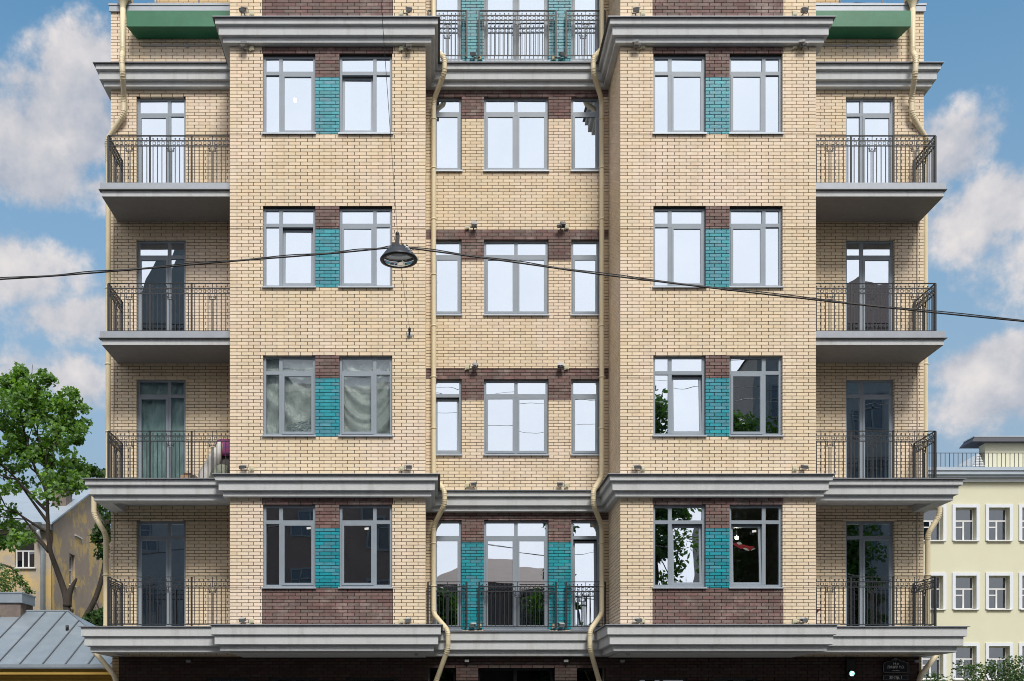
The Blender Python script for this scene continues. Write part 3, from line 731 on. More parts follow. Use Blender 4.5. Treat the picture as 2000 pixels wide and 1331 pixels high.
xi = PX(847, Yp); Yo = 24.60; xo = PX(868.5, Yo); xo2 = PX(875, Yo)
inner = [(xi, Yp, 20.6), (xi, Yp, ZU + 0.42), (xo, Yo, ZU - 0.02), (xo, Yo, ZU - 0.36), (xi, Yp, ZU - 0.78),
         (xi, Yp, ZM + 0.35), (xo, Yo, ZM - 0.06), (xo, Yo, ZM - 0.38), (xi, Yp, ZM - 0.80),
         (xi, Yp, ZL + 0.42), (xo2, Yo, ZL + 0.0), (xo2, Yo, ZL - 0.42), (PX(852, Yp), Yp + 0.02, ZL - 1.15), (PX(842, Yp), Yp + 0.02, ZL - 1.5), (PX(842, Yp), Yp + 0.02, 0.15)]
seams = [(xi, Yp, z) for z in (15.85, 14.7, 13.5, 12.2, 11.0, 9.8, 8.6, 5.9, 4.9)]
lab_i = 'cream downpipe running down the recessed centre wall beside a bay, bending round each cornice'
drainpipe(inner, 0.058, lab_i, 'downpipes beside the bays', seams=seams)
drainpipe([mirror(p) for p in inner], 0.058, lab_i, 'downpipes beside the bays', seams=[mirror(p) for p in seams])
xt = PX(238.5, YR - 0.2); ye = YR - 0.14
Ysd = YR + 0.16; xs_ = PX(211.5, Ysd)
xq = PX(188, 24.6)
outer = [(xt, ye, ZTOP_WING - 0.1), (xt, ye, ZU + 0.36), (PX(236, 24.55), 24.62, ZU - 0.02), (PX(238, 24.55), 24.62, ZU - 0.40), (PX(242, ye), ye, ZU - 0.72),
         (PX(242, ye), ye, ZU - 1.12), (xs_, Ysd - 0.1, ZU - 1.62), (xs_, Ysd, ZU - 1.95), (xs_, Ysd, ZM + 0.33), (xs_ - 0.34, Ysd, ZM + 0.08), (xs_ - 0.34, Ysd, ZM - 0.5), (PX(207, Ysd), Ysd, ZM - 0.95),
         (PX(207, Ysd), Ysd, ZL + 0.10), (xs_ - 0.36, Ysd, ZL - 0.10), (xs_ - 0.36, Ysd, ZL - 0.40), (PX(228, YR), YR - 0.1, ZL - 1.05), (PX(232, YR), YR - 0.1, ZL - 1.4), (PX(232, YR), YR - 0.1, 0.15)]
so = [(xs_, Ysd, z) for z in (12.0, 10.2, 8.6)] + [(PX(207, Ysd), Ysd, 5.2)]
lab_o = 'cream downpipe with funnel hopper beside a green awning, at a wing corner'
drainpipe(outer, 0.062, lab_o, 'downpipes on the outer corners', hopper=(xt, ye, ZTOP_WING + 0.16), seams=so)
drainpipe([mirror(p) for p in outer], 0.062, lab_o, 'downpipes on the outer corners', hopper=mirror((xt, ye, ZTOP_WING + 0.16)), seams=[mirror(p) for p in so])
# thin conduit beside the outer pipe, on the wing's corner
CABLE = material('black_cable', (0.014, 0.014, 0.015), (0.02, 0.02, 0.02), 10, 0.55)
GREYPLASTIC = material('grey_plastic', (0.30, 0.31, 0.32), (0.26, 0.27, 0.28), 8, 0.5)
for x in (XWL + 0.075, XWR - 0.16):
    mb = MB(); pts = [(x + rnd.uniform(-.006, .006), YR - 0.014, 3.4 + i*0.45) for i in range(29)]; mb.tube(pts, 0.011, 6)
    tag(mb.build('wall_conduit', GREYPLASTIC), 'thin grey conduit running up the corner of a brick wing beside the downpipe', 'conduit', 'conduits on the wing corners')

# ------------------------------------------------------------------ green awnings, rails on the wing roofs
YA = YR - 0.42
for side in 'LR':
    za, zm_, = PZ(21, YA), PZ(52, YA)
    x0 = PX(247, YA); x1 = XBL - 0.006
    xb0 = PX(258, YR)
    zbk = PZ(74, YR)
    zm_ = zbk + 0.012
    pts = lambda x, xb: None
    root = empty('awning', ((x0 + x1)/2 if side == 'L' else 2*XC - (x0+x1)/2, YA, zm_))
    tag(root, 'green sheet metal awning box under the roof edge of a wing, beside a funnel hopper', 'awning', 'green awnings')
    mx = (lambda x: x) if side == 'L' else (lambda x: 2*XC - x)
    def poly(mb, q):
        q = [(mx(a), b, c) for a, b, c in q]
        if side == 'R': q = q[::-1]
        n = len(mb.v); mb.v += q; mb.face(tuple(range(n, n + len(q))))
    mb = MB(); yk = YR - 0.004
    n_p = 3
    zt2, zb2 = PZ(21, YA), PZ(52, YA)
    for k in range(n_p):
        a, b = x0 + (x1-x0)*k/n_p + (0.0015 if k else 0), x0 + (x1-x0)*(k+1)/n_p
        m2 = MB(); poly(m2, [(a, YA, zb2), (b, YA, zb2), (b, YA, zt2), (a, YA, zt2)]); poly(m2, [(a, YA+.02, zb2), (a, YA+.02, zt2), (b, YA+.02, zt2), (b, YA+.02, zb2)])
        m2.build('front_panel', GREEN, root)
    poly(mb, [(x0 + .0, YA+.001, zb2), (x0 + .12, yk, zb2 - 0.02), (x1, yk, zb2 - 0.02), (x1, YA+.001, zb2)])
    poly(mb, [(x0, YA+.001, zb2), (x0, YA+.001, zt2), (x0 + .12, yk, zt2), (x0 + .12, yk, zb2 - 0.02)])
    poly(mb, [(x0, YA+.001, zt2), (x1, YA+.001, zt2), (x1, yk, zt2 + .02), (x0 + .12, yk, zt2 + .02)])
    mb.build('underside', GREEN, root)
    r_ = MB(); zz = PZ(89, YR - 0.03); xa, xb = PX(275, YR), PX(430, YR)
    r_.tube([(mx(xa), YR - 0.03, zz), (mx(xb), YR - 0.03, zz)], 0.018, 8); r_.box(mx(PX(366, YR)) - 0.03, mx(PX(366, YR)) + 0.03, YR - 0.06, YR, zz - 0.035, zz + 0.035)
    r_.build('bracket_rail', GREYPLASTIC, root)
    # set-back attic storey and its guard rail
    mb = MB(); xw = PX(302, 28.2) if side == 'L' else PX(1638, 28.2)
    lo, hi = (xw, XBL - 0.004) if side == 'L' else (XBR + 0.004, xw)
    mb.box(lo, hi, 28.2, 28.5, ZTOP_WING - 0.14, ZTOP_BAY); mb.build('attic_wall', SHEET, bld)
    if side == 'L':
        aw = MB(); xa_ = PX(426, 28.2); aw.box(xa_, PX(440, 28.2), 28.15, 28.198, ZTOP_WING + 0.3, ZTOP_BAY - 0.4); aw.build('attic_window', SILL, bld)
    mb = MB(); Yg = YR + 0.25; zg = PZ(7, Yg)
    ga, gb = (PX(288, Yg), XBL - 0.01) if side == 'L' else (XBR + 0.01, PX(1730, Yg))
    mb.tube([(ga, Yg, zg), (gb, Yg, zg)], 0.014, 8); mb.tube([(ga, Yg, zg + 0.45), (gb, Yg, zg + 0.45)], 0.014, 8)
    for k in range(3):
        x = ga + 0.22 + (gb - ga - 0.3) * k / 2; mb.tube([(x, Yg, ZTOP_WING + 0.051), (x, Yg, zg + 0.46)], 0.016, 8)
    mb.build('roof_rail', GREYPLASTIC, bld)
mb = MB(); Yg = YR + 0.2
mb.tube([(PX(x, Yg), Yg, PZ(y, Yg)) for x, y in ((1592, 12), (1625, 8), (1650, 9.5), (1672, 6), (1690, 7), (1704, 11), (1718, 8))], 0.012, 6)
tag(mb.build('loose_cable', CABLE), 'black cable looped along the guard rail above the green awning', 'cable')

# ------------------------------------------------------------------ floodlights
FL_HEAD = material('floodlight_casting', (0.16, 0.17, 0.18), None, 10, 0.45, metallic=0.4)
FL_PALE = material('floodlight_lid', (0.5, 0.52, 0.53), None, 10, 0.4, metallic=0.3)
JBOX = material('cream_junction_box', (0.52, 0.50, 0.36), (0.46, 0.44, 0.31), 10, 0.6)
def floodlight_parts(down):
    a = MB(); s = -1 if down else 1
    a.obox((0, -0.13, 0.0), (0.062, 0, 0), (0, 0.055, s*0.022), (0, -s*0.012, 0.032))
    lid = MB(); lid.obox((0, -0.134, 0.036 if not down else -0.036), (0.058, 0, 0), (0, 0.05, s*0.02), (0, -s*0.0015, 0.004))
    br = MB(); br.box(-0.012, 0.012, -0.09, -0.0, -0.062, -0.05); br.box(-0.075, -0.068, -0.15, -0.1, -0.06, 0.01); br.box(0.068, 0.075, -0.15, -0.1, -0.06, 0.01); br.box(-0.075, 0.075, -0.13, -0.1, -0.066, -0.058)
    return (a.mesh('lamp_head', [FL_HEAD]), lid.mesh('lens', [FL_PALE]), br.mesh('bracket', [FL_HEAD]))
FLP = {True: floodlight_parts(True), False: floodlight_parts(False)}
jm = MB(); jm.box(-0.048, 0.048, -0.05, 0, -0.045, 0.045); jm.box(-0.03, 0.03, -0.055, -0.0505, -0.03, 0.03); jm.tube([(0, -0.02, -0.045), (-0.02, -0.03, -0.06), (-0.06, -0.05, -0.055)], 0.008, 6)
JM = jm.mesh('junction_box', [JBOX])
def floodlight(px, py, Y, label, group, down=False, js=1):
    p = P(px, py, Y); p.y = Y
    root = empty('floodlight', p); tag(root, label, 'floodlight', group)
    for nm, me in zip(('lamp_head', 'lens', 'bracket'), FLP[down]):
        o = inst(nm, me, root, p); o.rotation_euler = (0, 0, R(rnd.uniform(-18, 18)))
    inst('junction_box', JM, root, p + Vector((js*0.15, 0, -0.01)))
Yf = YB - 0.001
for x, j in ((479, 1), (797, -1), (1242, 1), (1565, -1)):
    floodlight(x, 95 if x < 1000 else 92, Yf, 'grey floodlight with cream box, fixed to bay bricks just under the upper cornice', 'floodlights under the upper cornice', True, j)
    floodlight(x, 915, Yf, 'small grey floodlight on bay bricks just above the middle cornice', 'floodlights above the middle cornice', False, j)
    floodlight(x, 1212, Yf, 'small grey floodlight on bay bricks just above the lowest cornice', 'floodlights above the lowest cornice', False, j)
    floodlight(x, 27, Yf, 'small grey floodlight peeping over the upper cornice of a bay', 'floodlights above the upper cornice', False, j)
for x, j in ((925, -1), (1094, 1)):
    floodlight(x, 444, YR, 'dark floodlight on the brown band over the central wire-crossed window', 'floodlights over a central brown band, upper', True, j)
    floodlight(x, 718, YR, 'dark floodlight on the brown band over the central window without wires', 'floodlights over a central brown band, lower', True, j)
    floodlight(x, 948, YR, 'small floodlight on cream bricks just above the central middle cornice', 'floodlights above the central cornice', False, j)
    floodlight(x, 1222, YR, 'floodlight with cream box at the foot of a teal panel above the entrance', 'floodlights between the lower French doors', False, -j)
    floodlight(x, 113, YR, 'floodlight with cream box at the foot of a teal panel, by the top French doors', 'floodlights between the top French doors', False, -j)

# small downlights under the lowest ledge, dome camera
for px, Yq in ((365, 24.9), (912, 25.0), (1106, 25.0), (1218, 24.9), (1797, 24.9)):
    p = P(px, 1291, Yq); mb = MB(); mb.box(p.x - .05, p.x + .05, YR - 0.08, YR + 0.018, p.z - .02, p.z + .03); mb.box(p.x - .04, p.x + .04, YR - 0.07, YR - 0.01, p.z - .03, p.z - .021)
    tag(mb.build('wall_downlight', GREYPLASTIC), 'tiny grey box light on the dark ground floor wall under the lowest cornice', 'wall light', 'box lights under the lowest cornice')
for px in (813, 1229):
    p = P(px, 1279, 23.6); mb = MB(); mb.lathe([(0.0, -0.06), (0.02, -0.055), (0.045, -0.02), (0.05, 0.0), (0.0, 0.0)], (p.x, 23.75, Z_SOFFIT - 0.022), 12)
    tag(mb.build('dome_camera', GREYPLASTIC), 'tiny pale dome hanging under the corner of a bay overhang', 'camera', 'dome cameras under the bays')

# ------------------------------------------------------------------ suspended street lamp and wires
YL = 14.4
lp = P(779, 505, YL)
lamp = empty('street_lamp', (lp.x, YL, lp.z - 0.12)); tag(lamp, 'round black street lamp hung over the street on wires', 'street lamp')
LMET = material('lamp_grey_metal', (0.06, 0.065, 0.075), (0.045, 0.05, 0.055), 9, 0.35, metallic=0.5)
LGLASS = glass_material('lamp_glass', 0.18, (0.70, 0.80, 0.76))
rim = 0.252
mb = MB(); mb.lathe([(0.0, 0.105), (0.11, 0.10), (0.155, 0.085), (0.19, 0.04), (rim - .008, -0.03), (rim + 0.004, -0.045), (rim, -0.06), (rim - 0.05, -0.064), (rim - 0.056, -0.05), (0.15, 0.03), (0.0, 0.05)], (lp.x, YL, lp.z + 0.03), 36); mb.build('lamp_shade', LMET, lamp)
mb = MB(); mb.lathe([(rim - 0.052, -0.060), (0.14, -0.078), (0.06, -0.086), (0.0, -0.088)], (lp.x, YL, lp.z + 0.03), 32); mb.build('lens', LGLASS, lamp)
mb = MB(); mb.tube([(lp.x, YL, lp.z + 0.03), (lp.x, YL, lp.z - 0.04)], [0.03, 0.02], 10); mb.lathe([(0.0, 0.03), (0.03, 0.01), (0.035, -0.03), (0.0, -0.06)], (lp.x, YL, lp.z), 12); mb.build('bulb', FL_PALE, lamp)
hx, hz_ = PX(776, YL), PZ(470, YL)
mb = MB(); mb.obox((hx, YL, hz_), (0.028, 0, 0), (0, 0.02, 0), (0.004, 0, 0.07)); mb.obox((hx - 0.03, YL, hz_ - 0.05), (0.05, 0, 0), (0, 0.018, 0), (0, 0, 0.018))
mb.lathe([(0.0, 0.12), (0.02, 0.11), (0.028, 0.08), (0.012, 0.06), (0.0, 0.05)], (hx, YL, hz_), 10); mb.obox((hx + 0.07, YL, hz_ - 0.075), (0.016, 0, 0), (0, 0.016, 0), (0, 0, 0.03)); mb.obox((hx + 0.13, YL, hz_ - 0.085), (0.014, 0, 0), (0, 0.014, 0), (0, 0, 0.02))
mb.tube([(lp.x - .16, YL, lp.z + .12), (lp.x - .05, YL, lp.z + .165), (hx, YL, hz_ - .05), (lp.x + .08, YL, lp.z + .16), (lp.x + .2, YL, lp.z + .12)], 0.008, 6); mb.build('hanger', BLACKPAINT, lamp)
def smooth(pts, n=8):
    out = []; pts = [Vector(p) for p in pts]
    for i in range(len(pts) - 1):
        p0, p1, p2, p3 = pts[max(i-1, 0)], pts[i], pts[i+1], pts[min(i+2, len(pts)-1)]
        for k in range(n):
            t = k / n; out.append(0.5 * ((2*p1) + (p2-p0)*t + (2*p0-5*p1+4*p2-p3)*t*t + (3*p1-p0-3*p2+p3)*t*t*t))
    out.append(pts[-1]); return out
wl = [(-2600, 640), (-1200, 605), (-500, 572), (0, 546), (212, 531), (450, 511), (640, 496), (745, 486), (776, 483)]
wr = [(780, 484), (815, 487), (1000, 512), (1210, 541), (1592, 586), (2000, 628), (2600, 680), (3600, 740)]
ctag = ('black twisted cable crossing in front of the facade and carrying the street lamp', 'cable')
mb = MB()
for seg in (wl, wr):
    c = smooth([P(x, y, YL) for x, y in seg], 8); mb.tube(c, 0.011, 6)
    tw = [p + Vector((0, 0.012*math.cos(i*0.9), 0.017 + 0.006*math.sin(i*0.9))) for i, p in enumerate(c)]; mb.tube(tw, 0.007, 5)
tag(mb.build('overhead_cable', CABLE), *ctag)
an = P(800, 655, YB)
mb = MB(); n = 16
top = Vector((hx, YL, hz_ + 0.12)); wallp = Vector((an.x, YB - 0.13, an.z + 0.12)); far = Vector((-0.55, -5.9, 10.4))
mb.tube([top.lerp(wallp, i/n) + Vector((0, 0, -0.10*math.sin(math.pi*i/n))) for i in range(n+1)], 0.003, 5)
mb.tube([top.lerp(far, i/n) + Vector((0, 0, -0.25*math.sin(math.pi*i/n))) for i in range(n+1)], 0.003, 5)
tag(mb.build('span_wire', material('weathered_wire', (.10, .10, .10), None, 5, .6)), 'thin stay wire from the wall anchor up to the hanging street lamp and overhead', 'wire')
an_r = empty('wall_anchor', (an.x, YB, an.z)); tag(an_r, 'black turnbuckle on a round pale plate, bolted to the left bay bricks', 'anchor')
RY = Matrix.Rotation(R(90), 3, 'X')
mb = MB(); mb.lathe([(0.0, 0.03), (0.05, 0.025), (0.072, 0.0), (0.072, -0.008)], (an.x, YB - 0.006, an.z), 18, axis=RY); mb.build('plate', FL_PALE, an_r)
mb = MB(); mb.tube([(an.x, YB - 0.02, an.z), (an.x, YB - 0.09, an.z + 0.05), (an.x + .003, YB - 0.12, an.z + 0.1), tuple(wallp)], [0.02, 0.022, 0.03, 0.012], 8); mb.obox((an.x, YB - .1, an.z + .07), (.03, 0, 0), (0, .02, 0), (0, 0, .025)); mb.build('turnbuckle', BLACKPAINT, an_r)
# trolley and telephone wires strung over the far side of the street (mirrored in the panes)
for i, (ya, za, dz) in enumerate(((-2.0, 17.0, 2.2), (-3.0, 15.2, -1.0), (-1.2, 18.8, 1.2), (-3.6, 19.2, -2.4), (-2.2, 21.6, 3.0))):
    mb = MB(); mb.tube([(-30 + 60*k/20, ya, za + dz*(k/20 - 0.5) - 1.1*math.sin(math.pi*k/20)) for k in range(21)], 0.012, 5)
    tag(mb.build('street_wire', CABLE), 'thin dark overhead wire, mirrored as a line in the upper window panes', 'wire', 'wires mirrored in the panes')

# ------------------------------------------------------------------ house sign, round lamp
def text_mesh(body, size, font_offset=0.0):
    cu = bpy.data.curves.new('t', 'FONT'); cu.body = body; cu.size = size; cu.align_x = 'CENTER'; cu.align_y = 'CENTER'; cu.extrude = 0.002; cu.offset = font_offset
    o = bpy.data.objects.new('t', cu); COL.objects.link(o)
    dg = bpy.context.evaluated_depsgraph_get(); me = bpy.data.meshes.new_from_object(o.evaluated_get(dg))
    bpy.data.objects.remove(o); return me
SIGNWHITE = material('sign_white', (0.72, 0.72, 0.70), None, 10, 0.5)
def letters(body, size, c, mat, parent, bold=0.0, sx=1.0):
    me = text_mesh(body, size, bold); me.materials.clear(); me.materials.append(mat)
    o = inst('lettering', me, parent, c); o.rotation_euler = (R(90), 0, 0); o.scale = (sx, 1, 1); return o
Ysg = YR - 0.03
NAVY = material('sign_dark_enamel', (0.006, 0.007, 0.012), (0.008, 0.009, 0.014), 10, 0.3, coat=0.4)
a, b_, t, bo = PX(1724, Ysg), PX(1774, Ysg), PZ(1288, Ysg), PZ(1314.5, Ysg)
sg = empty('street_sign', ((a+b_)/2, Ysg, bo)); tag(sg, 'dark street name sign with a curved top, white letters, on the dark wall', 'sign')
c0 = (a + b_) / 2; hw = (b_ - a) / 2
out = [(-1, 0.06), (-.92, 0.0), (.92, 0.0), (1, .06), (1, .62), (.93, .76), (.6, .86), (.32, .90), (.2, 1.02), (.08, 1.08), (-.08, 1.08), (-.2, 1.02), (-.32, .90), (-.6, .86), (-.93, .76), (-1, .62)]
mb = MB(); hh = t - bo
n0 = len(out); fr_ = [(c0 + x*hw, Ysg - 0.014, bo + y*hh) for x, y in out]; bk = [(x, Ysg + 0.02, z) for x, _, z in fr_]
mb.v = fr_ + bk; mb.face(tuple(range(n0))); [mb.face((i, i + n0, (i+1) % n0 + n0, (i+1) % n0)) for i in range(n0)]
mb.build('plate', NAVY, sg)
mb = MB()
for i in range(n0):
    p, q = Vector(fr_[i]), Vector(fr_[(i+1) % n0]); cc = Vector((c0, Ysg - 0.016, bo + hh*.5))
    p = cc + (p - cc)*0.95; q = cc + (q - cc)*0.95; p.y = q.y = Ysg - 0.016; mb.bar(p, q, 0.006)
mb.build('border', material('sign_border', (0.35, 0.36, 0.37), None, 10, .5), sg)
letters('14-я', 0.075, (c0, Ysg - 0.017, bo + hh*.66), SIGNWHITE, sg, 0.001)
letters('ЛИНИЯ В.О.', 0.088, (c0, Ysg - 0.017, bo + hh*.40), SIGNWHITE, sg, 0.001, 0.8)
letters('14-ya LINIYA', 0.032, (c0, Ysg - 0.017, bo + hh*.16), SIGNWHITE, sg)
letters('В.О.', 0.03, (c0, Ysg - 0.017, bo + hh*.95), SIGNWHITE, sg)
t2, b2 = PZ(1318.5, Ysg), PZ(1329, Ysg)
ns = empty('house_number_sign', (c0, Ysg, b2)); tag(ns, 'dark rectangular house number plate with white figures, under the street name sign', 'sign')
mb = MB(); mb.box(c0 - hw, c0 + hw, Ysg - 0.014, Ysg + 0.02, b2, t2); mb.build('plate', NAVY, ns)
mb = MB()
for za_ in (b2 + .008, t2 - .008): mb.box(c0 - hw*.95, c0 + hw*.95, Ysg - 0.018, Ysg - 0.0145, za_ - .003, za_ + .003)
for xa_ in (c0 - hw*.95, c0 + hw*.95): mb.box(xa_ - .003, xa_ + .003, Ysg - 0.018, Ysg - 0.0145, b2 + .012, t2 - .012)
mb.build('border', MATS['sign_border'], ns)
letters('53 стр. 1', 0.085, (c0, Ysg - 0.017, (t2+b2)/2), SIGNWHITE, ns, 0.0015, 0.9)
gl = P(1663.5, 1316, YR - 0.12); gr = empty('traffic_globe', (gl.x, gl.y, gl.z)); tag(gr, 'small round green and white studded lamp in a dark case on the dark wall', 'lamp')
mb = MB(); mb.lathe([(0.0, 0.05), (0.085, 0.045), (0.095, 0.0), (0.095, -0.08), (0.0, -0.08)], (gl.x, gl.y + .03, gl.z), 20, axis=RY); mb.box(gl.x - .1, gl.x + .1, gl.y + .035, YR + 0.018, gl.z - .12, gl.z + .34); mb.build('case', BLACKPAINT, gr)
LEDG = material('green_led', (0.1, 0.75, 0.5), None, 10, .4, emit=((0.25, 0.95, 0.65), 0.9)); LEDW = material('white_led', (.8, .9, .85), None, 10, .4, emit=((0.8, 1.0, 0.92), 0.9))
for mt, keep in ((LEDG, 0), (LEDW, 1)):
    mb = MB(); k = 0
    for rr, nn in ((0.0, 1), (0.026, 6), (0.05, 11)):
        for j in range(nn):
            k += 1
            if (k * 7 // 3) % 2 != keep: continue
            an_ = 2*math.pi*j/nn; mb.lathe([(0.0, 0.012), (0.009, 0.006), (0.011, -.003)], (gl.x + rr*math.cos(an_), gl.y - 0.02, gl.z + rr*math.sin(an_)), 8, axis=RY)
    mb.build('light_dots', mt, gr)
gr.name = 'signal_lamp'; WL['signal_lamp'] = Vector(gr.location)

# ------------------------------------------------------------------ things in and behind windows, on balconies
FILM = material('grey_film', (0.84, 0.90, 0.88), (0.62, 0.69, 0.67), 4, 0.28, 1.0, 16, stretch=(1, 1, .6))
def sheet(x0, x1, z0, z1, Y, amp, seed, label, mat=FILM, drape=False):
    mb = MB(); nx, nz = 44, 80; rr = random.Random(seed); ph = [(rr.uniform(5, 34), rr.uniform(-30, 30), rr.uniform(0, 6), 1.0) for _ in range(9)]; ph = [(f1, f2, p_, 9.0/(6 + abs(f1))) for f1, f2, p_, a in ph]
    for j in range(nz + 1):
        for i in range(nx + 1):
            u, v = i/nx, j/nz; x = x0 + (x1-x0)*u; z = z0 + (z1-z0)*v
            if drape: q = sum(a * math.sin(f1 * 1.9 * (v - (0.9 + 0.5*v)*(u-.5)**2) + f2*0.16*u + p_) for f1, f2, p_, a in ph)
            else: q = sum(a * math.sin(f1*u*1.2 + f2*v + p_ + 1.3*math.sin(3*v + p_)) for f1, f2, p_, a in ph)
            mb.v.append((x, Y + amp*q/3, z))
    for j in range(nz):
        for i in range(nx):
            a_ = j*(nx+1)+i; mb.face((a_, a_+1, a_+nx+2, a_+nx+1), 0, True)
    tag(mb.build('plastic_sheet', mat), label, 'sheet')
c = BAYC['L']; t3, b3 = zb(693), zb(852)
sheet(c + BW[0][0] + .02, c + BW[0][1] - .02, b3 + .03, t3 - .02, YB + 0.23, 0.05, 3, 'crumpled grey plastic film behind the bay window, with a bright crumpled bundle at its foot')
sheet(c + BW[1][0] + .02, c + BW[1][1] - .02, b3 + .03, t3 - .02, YB + 0.24, 0.065, 8, 'grey cloth hanging in swagged folds behind a bay window', drape=True)
mb = MB(); nn = 18
for j in range(nn + 1):
    for i in range(nn + 1):
        u, v = i/nn, j/nn; s = math.sin(math.pi*u)*math.sin(math.pi*min(1, v*1.05))
        mb.v.append((c - 0.93 + 0.62*u, YB + 0.175 - 0.02*s + rnd.uniform(-.012, .012), b3 + .04 + 0.42*v*(0.55 + 0.45*u) + rnd.uniform(-.012, .012)))
for j in range(nn):
    for i in range(nn): a_ = j*(nn+1)+i; mb.face((a_, a_+1, a_+nn+2, a_+nn+1))
WHITEFILM = material('white_film', (0.62, 0.70, 0.72), (0.38, 0.45, 0.47), 9, 0.25)
tag(mb.build('crumpled_wrap', WHITEFILM), 'pale crumpled wrapping bundle lying behind the bay window film', 'wrapping')
GFILM = material('greenish_film', (0.55, 0.76, 0.76), (0.30, 0.45, 0.45), 4, 0.25, 1.0, 14, stretch=(2, 2, .4))
a_, d_ = WDX['L']
sheet(a_ + .02, d_ - .02, ZFLOOR[3] + .03, zr(740) - .02, YR + 0.24, 0.05, 21, 'greenish plastic film hung behind the balcony door with the bags', GFILM)
# number banner in the upper light
c = BAYC['R']; bx0, bx1 = PX(1428, YB + .14), PX(1488, YB + .14); bz0, bz1 = PZ(727.5, YB + .14), PZ(703, YB + .14)
bn = empty('number_banner', ((bx0+bx1)/2, YB + 0.2, bz0)); tag(bn, 'pale green paper banner reading 1921 in the upper light of a bay window', 'banner')
mb = MB(); PGREEN = material('pale_green_paper', (0.42, 0.66, 0.36), (0.36, 0.60, 0.30), 3, .8); mb.box(bx0, bx1, YB + .19, YB + .195, bz0, bz1); mb.build('paper', PGREEN, bn)
letters('1921', 0.22, ((bx0+bx1)/2 - .03, YB + .187, (bz0+bz1)/2), material('faded_print', (0.52, 0.60, 0.58), None, 10, .8), bn, 0.004, 1.15)
# red and white cloth in the lower right bay window
REDC = material('red_cloth', (0.42, 0.02, 0.03), (0.34, 0.015, 0.025), 8, .8)
def poly_thing(pts, Y, th, mat, name, parent=None):
    f_ = [(PX(x, Y), Y, PZ(y, Y)) for x, y in pts]; n = len(f_); mb = MB(); mb.v = f_ + [(x, y + th, z) for x, y, z in f_]
    mb.face(tuple(range(n))); mb.face(tuple(reversed(range(n, 2*n)))); [mb.face((i, (i+1) % n, (i+1) % n + n, i + n)) for i in range(n)]
    return mb.build(name, mat, parent)
Yc = YB + 0.42
rc = empty('red_cloth', tuple(P(1453, 1075, Yc))); tag(rc, 'red and white cloth hanging behind the lower bay window', 'cloth')
cv = lambda L_: [(1410 + x/11.09, 1010 + y/11.09) for x, y in L_]
poly_thing(cv([(225, 600), (315, 640), (400, 690), (450, 685), (520, 690), (600, 740), (640, 690), (705, 665), (700, 640), (560, 625), (450, 595), (330, 555), (230, 570)]), Yc, .01, REDC, 'red_panel', rc)
for L_ in ([(318, 560), (345, 595), (390, 600), (440, 588), (410, 548), (375, 535)], [(455, 685), (530, 725), (585, 732), (560, 695), (510, 668)], [(625, 732), (690, 708), (733, 690), (715, 668), (660, 690)]):
    poly_thing(cv(L_), Yc - .006, .004, SIGNWHITE, 'white_patch', rc)
# lit pendant lamps seen through panes
def pendant(px, py, Y, r, label):
    p = P(px, py, Y); root = empty('pendant_lamp', tuple(p)); tag(root, label, 'lamp')
    mb = MB(); mb.lathe([(0, r), (r*.7, r*.7), (r, 0), (r*.7, -r*.7), (0, -r)], tuple(p), 12); mb.build('globe', material('lit_globe', (.9, .9, .85), None, 5, .5, emit=((1, .95, .85), 30)), root)
    mb = MB(); mb.tube([(p.x, p.y, p.z + r), (p.x, p.y, p.z + .55)], .006, 6); mb.build('cord', BLACKPAINT, root)
pendant(576, 195, YB + .5, .045, 'small lit globe lamp glowing behind the upper left bay window')
pendant(1439, 1051, YB + .6, .04, 'small lit globe lamp behind the window with the red cloth')
# paper stickers on the lower panes
for (x, y), key in (((603, 1032), ('L', 2, 0)), ((716, 1033), ('L', 2, 1)), ((1473, 1038), ('R', 2, 1))):
    Y = YB + .088 if key != ('R', 2, 1) else YB + .1; p = P(x, y, Y); mb = MB(); mb.obox(tuple(p), (.045, 0, .004), (0, .002, 0), (-.002, 0, .024)); mb.build('sticker', SIGNWHITE, WIN[key])
# the balcony with sacks
z3 = ZFLOOR[3]; xb = XBL
def blob(rings, mat, name, label, cat, n=14, jit=0.012, seed=1):
    rr = random.Random(seed); mb = MB(); k = len(rings)
    for (x, y, z, rx, ry) in rings:
        for j in range(n):
            a = 2*math.pi*j/n; q = 1 + rr.uniform(-.08, .08); mb.v.append((x + rx*q*math.cos(a) + rr.uniform(-jit, jit), y + ry*q*math.sin(a), z + rr.uniform(-jit, jit)))
    for i in range(k-1):
        for j in range(n): a_ = i*n+j; b__ = i*n+(j+1) % n; mb.face((a_, b__, b__+n, a_+n), 0, True)
    mb.face(tuple(reversed(range(n)))); mb.face(tuple((k-1)*n+j for j in range(n)))
    return tag(mb.build(name, mat), label, cat)
SACK = material('white_sack', (0.60, 0.59, 0.57), (0.46, 0.45, 0.44), 6, .7, .4, 12)
KHAKI = material('camouflage_cloth', (0.11, 0.13, 0.09), (0.33, 0.36, 0.30), 9, .9, .3, 30)
blob([(-5.30, 24.5, z3, .16, .14), (-5.27, 24.5, z3+.1, .21, .17), (-5.22, 24.5, z3+.3, .2, .17), (-5.14, 24.51, z3+.5, .18, .15), (-5.06, 24.52, z3+.7, .15, .12), (-5.00, 24.53, z3+.85, .11, .09), (-4.97, 24.54, z3+.98, .07, .06), (-4.96, 24.54, z3+1.03, .02, .02)], SACK, 'sack', 'white sack leaning against the bay on the balcony over the wide cornice', 'sack', seed=2)
